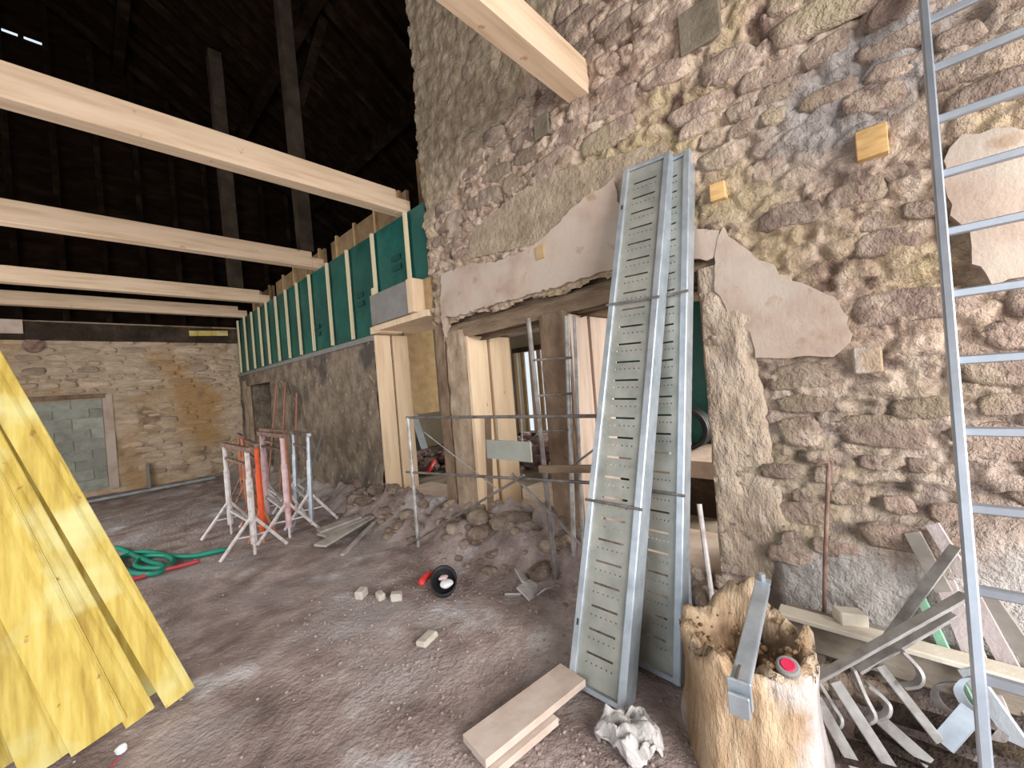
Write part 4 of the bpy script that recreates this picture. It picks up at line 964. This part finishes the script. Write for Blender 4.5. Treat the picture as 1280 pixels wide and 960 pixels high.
# offcuts under the heap, coloured dark to stand in for the shaded void
hl = ['dark flat plank under the hooks at the bottom right', 'dark plank crossing under the hook heap', 'grey plank low behind the ladder foot']
for i, (a, b) in enumerate([((1.98, .25), (2.2, -.5)), ((2.1, .2), (2.05, -.6)), ((2.22, .1), (2.28, -.7))]):
    z = .05+.03*i+max(floor_z(*a), floor_z(*b)); mb = MB(); mb.beam((a[0], a[1], z), (b[0], b[1], z+.03), .11, .02); tag(mb.build('plank', m_olddark), hl[i], 'plank', 'planks under the steel heap')

# painted planks leaning behind the ladder
pl = [((1150, 745), (1215, 885), .035, m_paintg, 'narrow green-painted lath leaning left of the ladder rail'),
      ((1180, 725), (1250, 900), .07, m_paintp, 'lilac-white plank leaning directly behind the ladder rail'),
      ((1215, 745), (1300, 905), .06, m_paintp, 'lilac plank with a pink spray mark leaning right of the ladder rail'),
      ((1208, 835), (1285, 945), .06, m_paintb, 'pale blue plank low behind the ladder'),
      ((1140, 665), (1180, 740), .06, m_oldgrey, 'grey broken slat leaning on the wall above the heap'),
      ((1232, 742), (1320, 870), .06, m_oldgrey, 'grey plank farthest right behind the ladder'),
      ((1165, 655), (1205, 720), .05, m_paintp, 'short pinkish slat leaning high behind the steep angle bar')]
for i, (a, b, wd, m, lab) in enumerate(pl):
    xt = 2.58-.0*i; xbm = 2.34+.015*i
    if i in (4, 6): xt, xbm = 2.60, 2.52
    p0 = fx(*a, xt); p1 = fx(*b, xbm)
    if i == 3: p0 = fx(*a, 2.34); p1 = fx(*b, 2.25)
    t = thing('painted_plank', p1, lab, 'plank', 'planks leaning behind the ladder'); d = (p1-p0)
    mb = MB(); mb.beam(p0, p1, wd, .018, (1, 0, .3)); mb.build('board', m, t, bevel=.002)
    if i == 2:
        c = p0+d*.72; dn = d.normalized(); s_ = dn.cross(Vector((1, 0, .3))).normalized(); u = s_.cross(dn); u = u if u.x < 0 else -u
        mb = MB(); mb.obox(c+u*.011, dn*.035, s_*wd*.46, u*.002); mb.build('pink_mark', m_pink, t)

# ================================================================== SMALL THINGS ON THE FLOOR
a = fz(575, 915, .07); b = fz(612, 953, .07); 
st_ = thing('wooden_step', (1.35, 1.4, 0), 'pale dusty plank lying on a shorter board at the foot of the deck', 'plank')
p0 = (fz(578, 917, .09)+fz(607, 950, .09))/2; p1 = (fz(712, 818, .09)+fz(716, 864, .09))/2; p1 = p0+(p1-p0)*1.02
wdt = (fz(578, 917, .09)-fz(607, 950, .09)).length
mb = MB(); mb.beam(p0+Vector((0, 0, -.02)), p1+Vector((0, 0, -.02)), wdt, .036); mb.build('upper_plank', m_plankpale, st_, bevel=.003)
q0 = p0+(p1-p0)*.03; sdv = (p1-p0).cross(Vector((0, 0, 1))).normalized(); q0 = q0+sdv*.03; q1 = q0+(p1-p0)*.60
mb = MB(); mb.beam(q0+Vector((0, 0, -.06)), q1+Vector((0, 0, -.06)), wdt*.98, .035); mb.build('lower_plank', m_plankpale, st_, bevel=.003)

for i, (px, py, r, lab) in enumerate([(452, 746, .045, 'pale squared stone, leftmost of three on the open floor'), (476, 748, .036, 'pale flat stone, middle of three on the open floor'), (496, 751, .042, 'pale block-shaped stone, rightmost of three on the open floor'), (534, 801, .05, 'pale broken brick lying alone in mid floor')]):
    c = fz(px, py, 0); g = floor_z(c.x, c.y); an = .5+i; mb = MB()
    mb.obox((c.x, c.y, g+r*(.3 if i == 3 else .6)), (r*math.cos(an)*(1.5 if i == 3 else 1), r*math.sin(an)*(1.5 if i == 3 else 1), .004), (-r*.8*math.sin(an), r*.8*math.cos(an), 0), (0, .003, r*(.38 if i == 3 else .7)))
    tag(mb.build('loose_stone', m_pale, None, bevel=r*.22), lab, 'stone', 'pale stones on the open floor')
c = fz(152, 938, .01); mb = MB(); rock(mb, (c.x, c.y, floor_z(c.x, c.y)+.02), .026, (1, 1, .9), 5, 8); tag(mb.build('pebble', m_white, None, bevel=.003), 'small white pebble before the yellow boards', 'pebble')
mb = MB(); c2 = fz(140, 958, 0); mb.tube([(c.x-.01, c.y-.03, floor_z(c.x, c.y)+.006), (c2.x, c2.y, floor_z(c2.x, c2.y)+.006), (c2.x-.02, c2.y-.05, floor_z(c2.x, c2.y)+.006)], .003, 5); tag(mb.build('red_string', m_crimson), 'bit of red string beside the white pebble', 'string')

# red and black helmet-like thing
c = fz(556, 742, 0); g = floor_z(c.x, c.y)
hm = thing('safety_helmet', (c.x, c.y, g), 'black safety helmet upside down with red rim and pale lining on the floor', 'helmet')
tv = Vector((-c.x, -c.y, 0)).normalized(); rt = Vector((-tv.y, tv.x, 0))
axis = (tv*.55+Vector((0, 0, .8))).normalized(); s1 = rt; s2 = axis.cross(s1)
cc = Vector((c.x, c.y, g+.085)); mb = MB(); vs = []; fs = []; n = 20
prof2 = [(.01, -.075), (.05, -.066), (.085, -.035), (.10, .01), (.105, .045), (.094, .045), (.088, .01), (.07, -.03), (.03, -.05), (.003, -.052)]
for r, h in prof2:
    for k in range(n):
        a = 2*math.pi*k/n; vs.append(cc+s1*r*math.cos(a)*1.0+s2*r*math.sin(a)*1.2+axis*h)
for q in range(len(prof2)-1):
    for k in range(n): fs.append((q*n+k, q*n+(k+1) % n, (q+1)*n+(k+1) % n, (q+1)*n+k))
mb.add(vs, fs); mb.build('shell', m_black, hm, smooth=True)
mb = MB(); mb.tube([cc-rt*.045-tv*.035+rt*.125*math.cos(a)-tv*.125*math.sin(a)+Vector((0, 0, .02)) for a in [1.0+.24*k for k in range(11)]], [.010]+[.028]*9+[.010], 8)
mb.build('red_rim', m_red, hm, smooth=True)
mb = MB(); rock(mb, cc+tv*.045+rt*.02+Vector((0, 0, .015)), .062, (1, 1, .5), 4, 8); mb.build('white_lining', m_white, hm, bevel=.008)
mb = MB(); rock(mb, cc-tv*.02+Vector((0, 0, .035)), .035, (1.3, 1, .5), 6, 7); mb.build('pink_pad', m_pinkm, hm, bevel=.004)

# crumpled bag
c = fz(792, 935, 0); g = floor_z(c.x, c.y); us = np.linspace(0, 2*math.pi, 49); vs_ = np.linspace(.02, 1, 22)
def bag(U, V):
    th = V*math.pi*.62; r = .105*np.sin(th)*(1+.5*fbm(np.cos(U)*1.6+5, np.sin(U)*1.6+V*2, 7, 2)+.25*np.abs(vn(np.cos(U)*4+5, np.sin(U)*4+V*5, 9)))
    z = .085*np.cos(th)-.09*np.exp(-(V/.3)**2)+.06+.16*np.abs(fbm(np.cos(U)*2.4*V+9, np.sin(U)*2.4*V, 4, 2))
    return (c.x+r*np.cos(U)*1.0, c.y+r*np.sin(U)*1.15, g+np.maximum(z-.02, -.01))
bo = surf('crumpled_bag', gridmesh(us, vs_, bag), m_sack); bo.data.polygons.foreach_set('use_smooth', [False]*len(bo.data.polygons))
tag(bo, 'crumpled grey plastic bag on the floor between deck and log', 'bag')
# broken slates heap near the scaffold foot
sl = ['broken grey slate, lowest of the bits beneath the scaffold', 'broken grey slate tilted on the bits beneath the scaffold', 'greenish slate shard at the left of the bits beneath the scaffold', 'slate shard at the right of the bits beneath the scaffold']
for i, (px, py, s_) in enumerate([(665, 742, .10), (655, 735, .07), (642, 745, .06), (682, 748, .06)]):
    c = fz(px, py, .02); g = floor_z(c.x, c.y)+.03+.03*(i == 1); mb = MB(); an = i*1.1
    mb.obox((c.x, c.y, g), (s_*math.cos(an), s_*math.sin(an), .02*(i % 2)), (-s_*.6*math.sin(an), s_*.6*math.cos(an), .03), (0, -.002, .008))
    tag(mb.build('slate_shard', m_band, None, bevel=.002), sl[i], 'slate', 'broken slates beneath the scaffold')
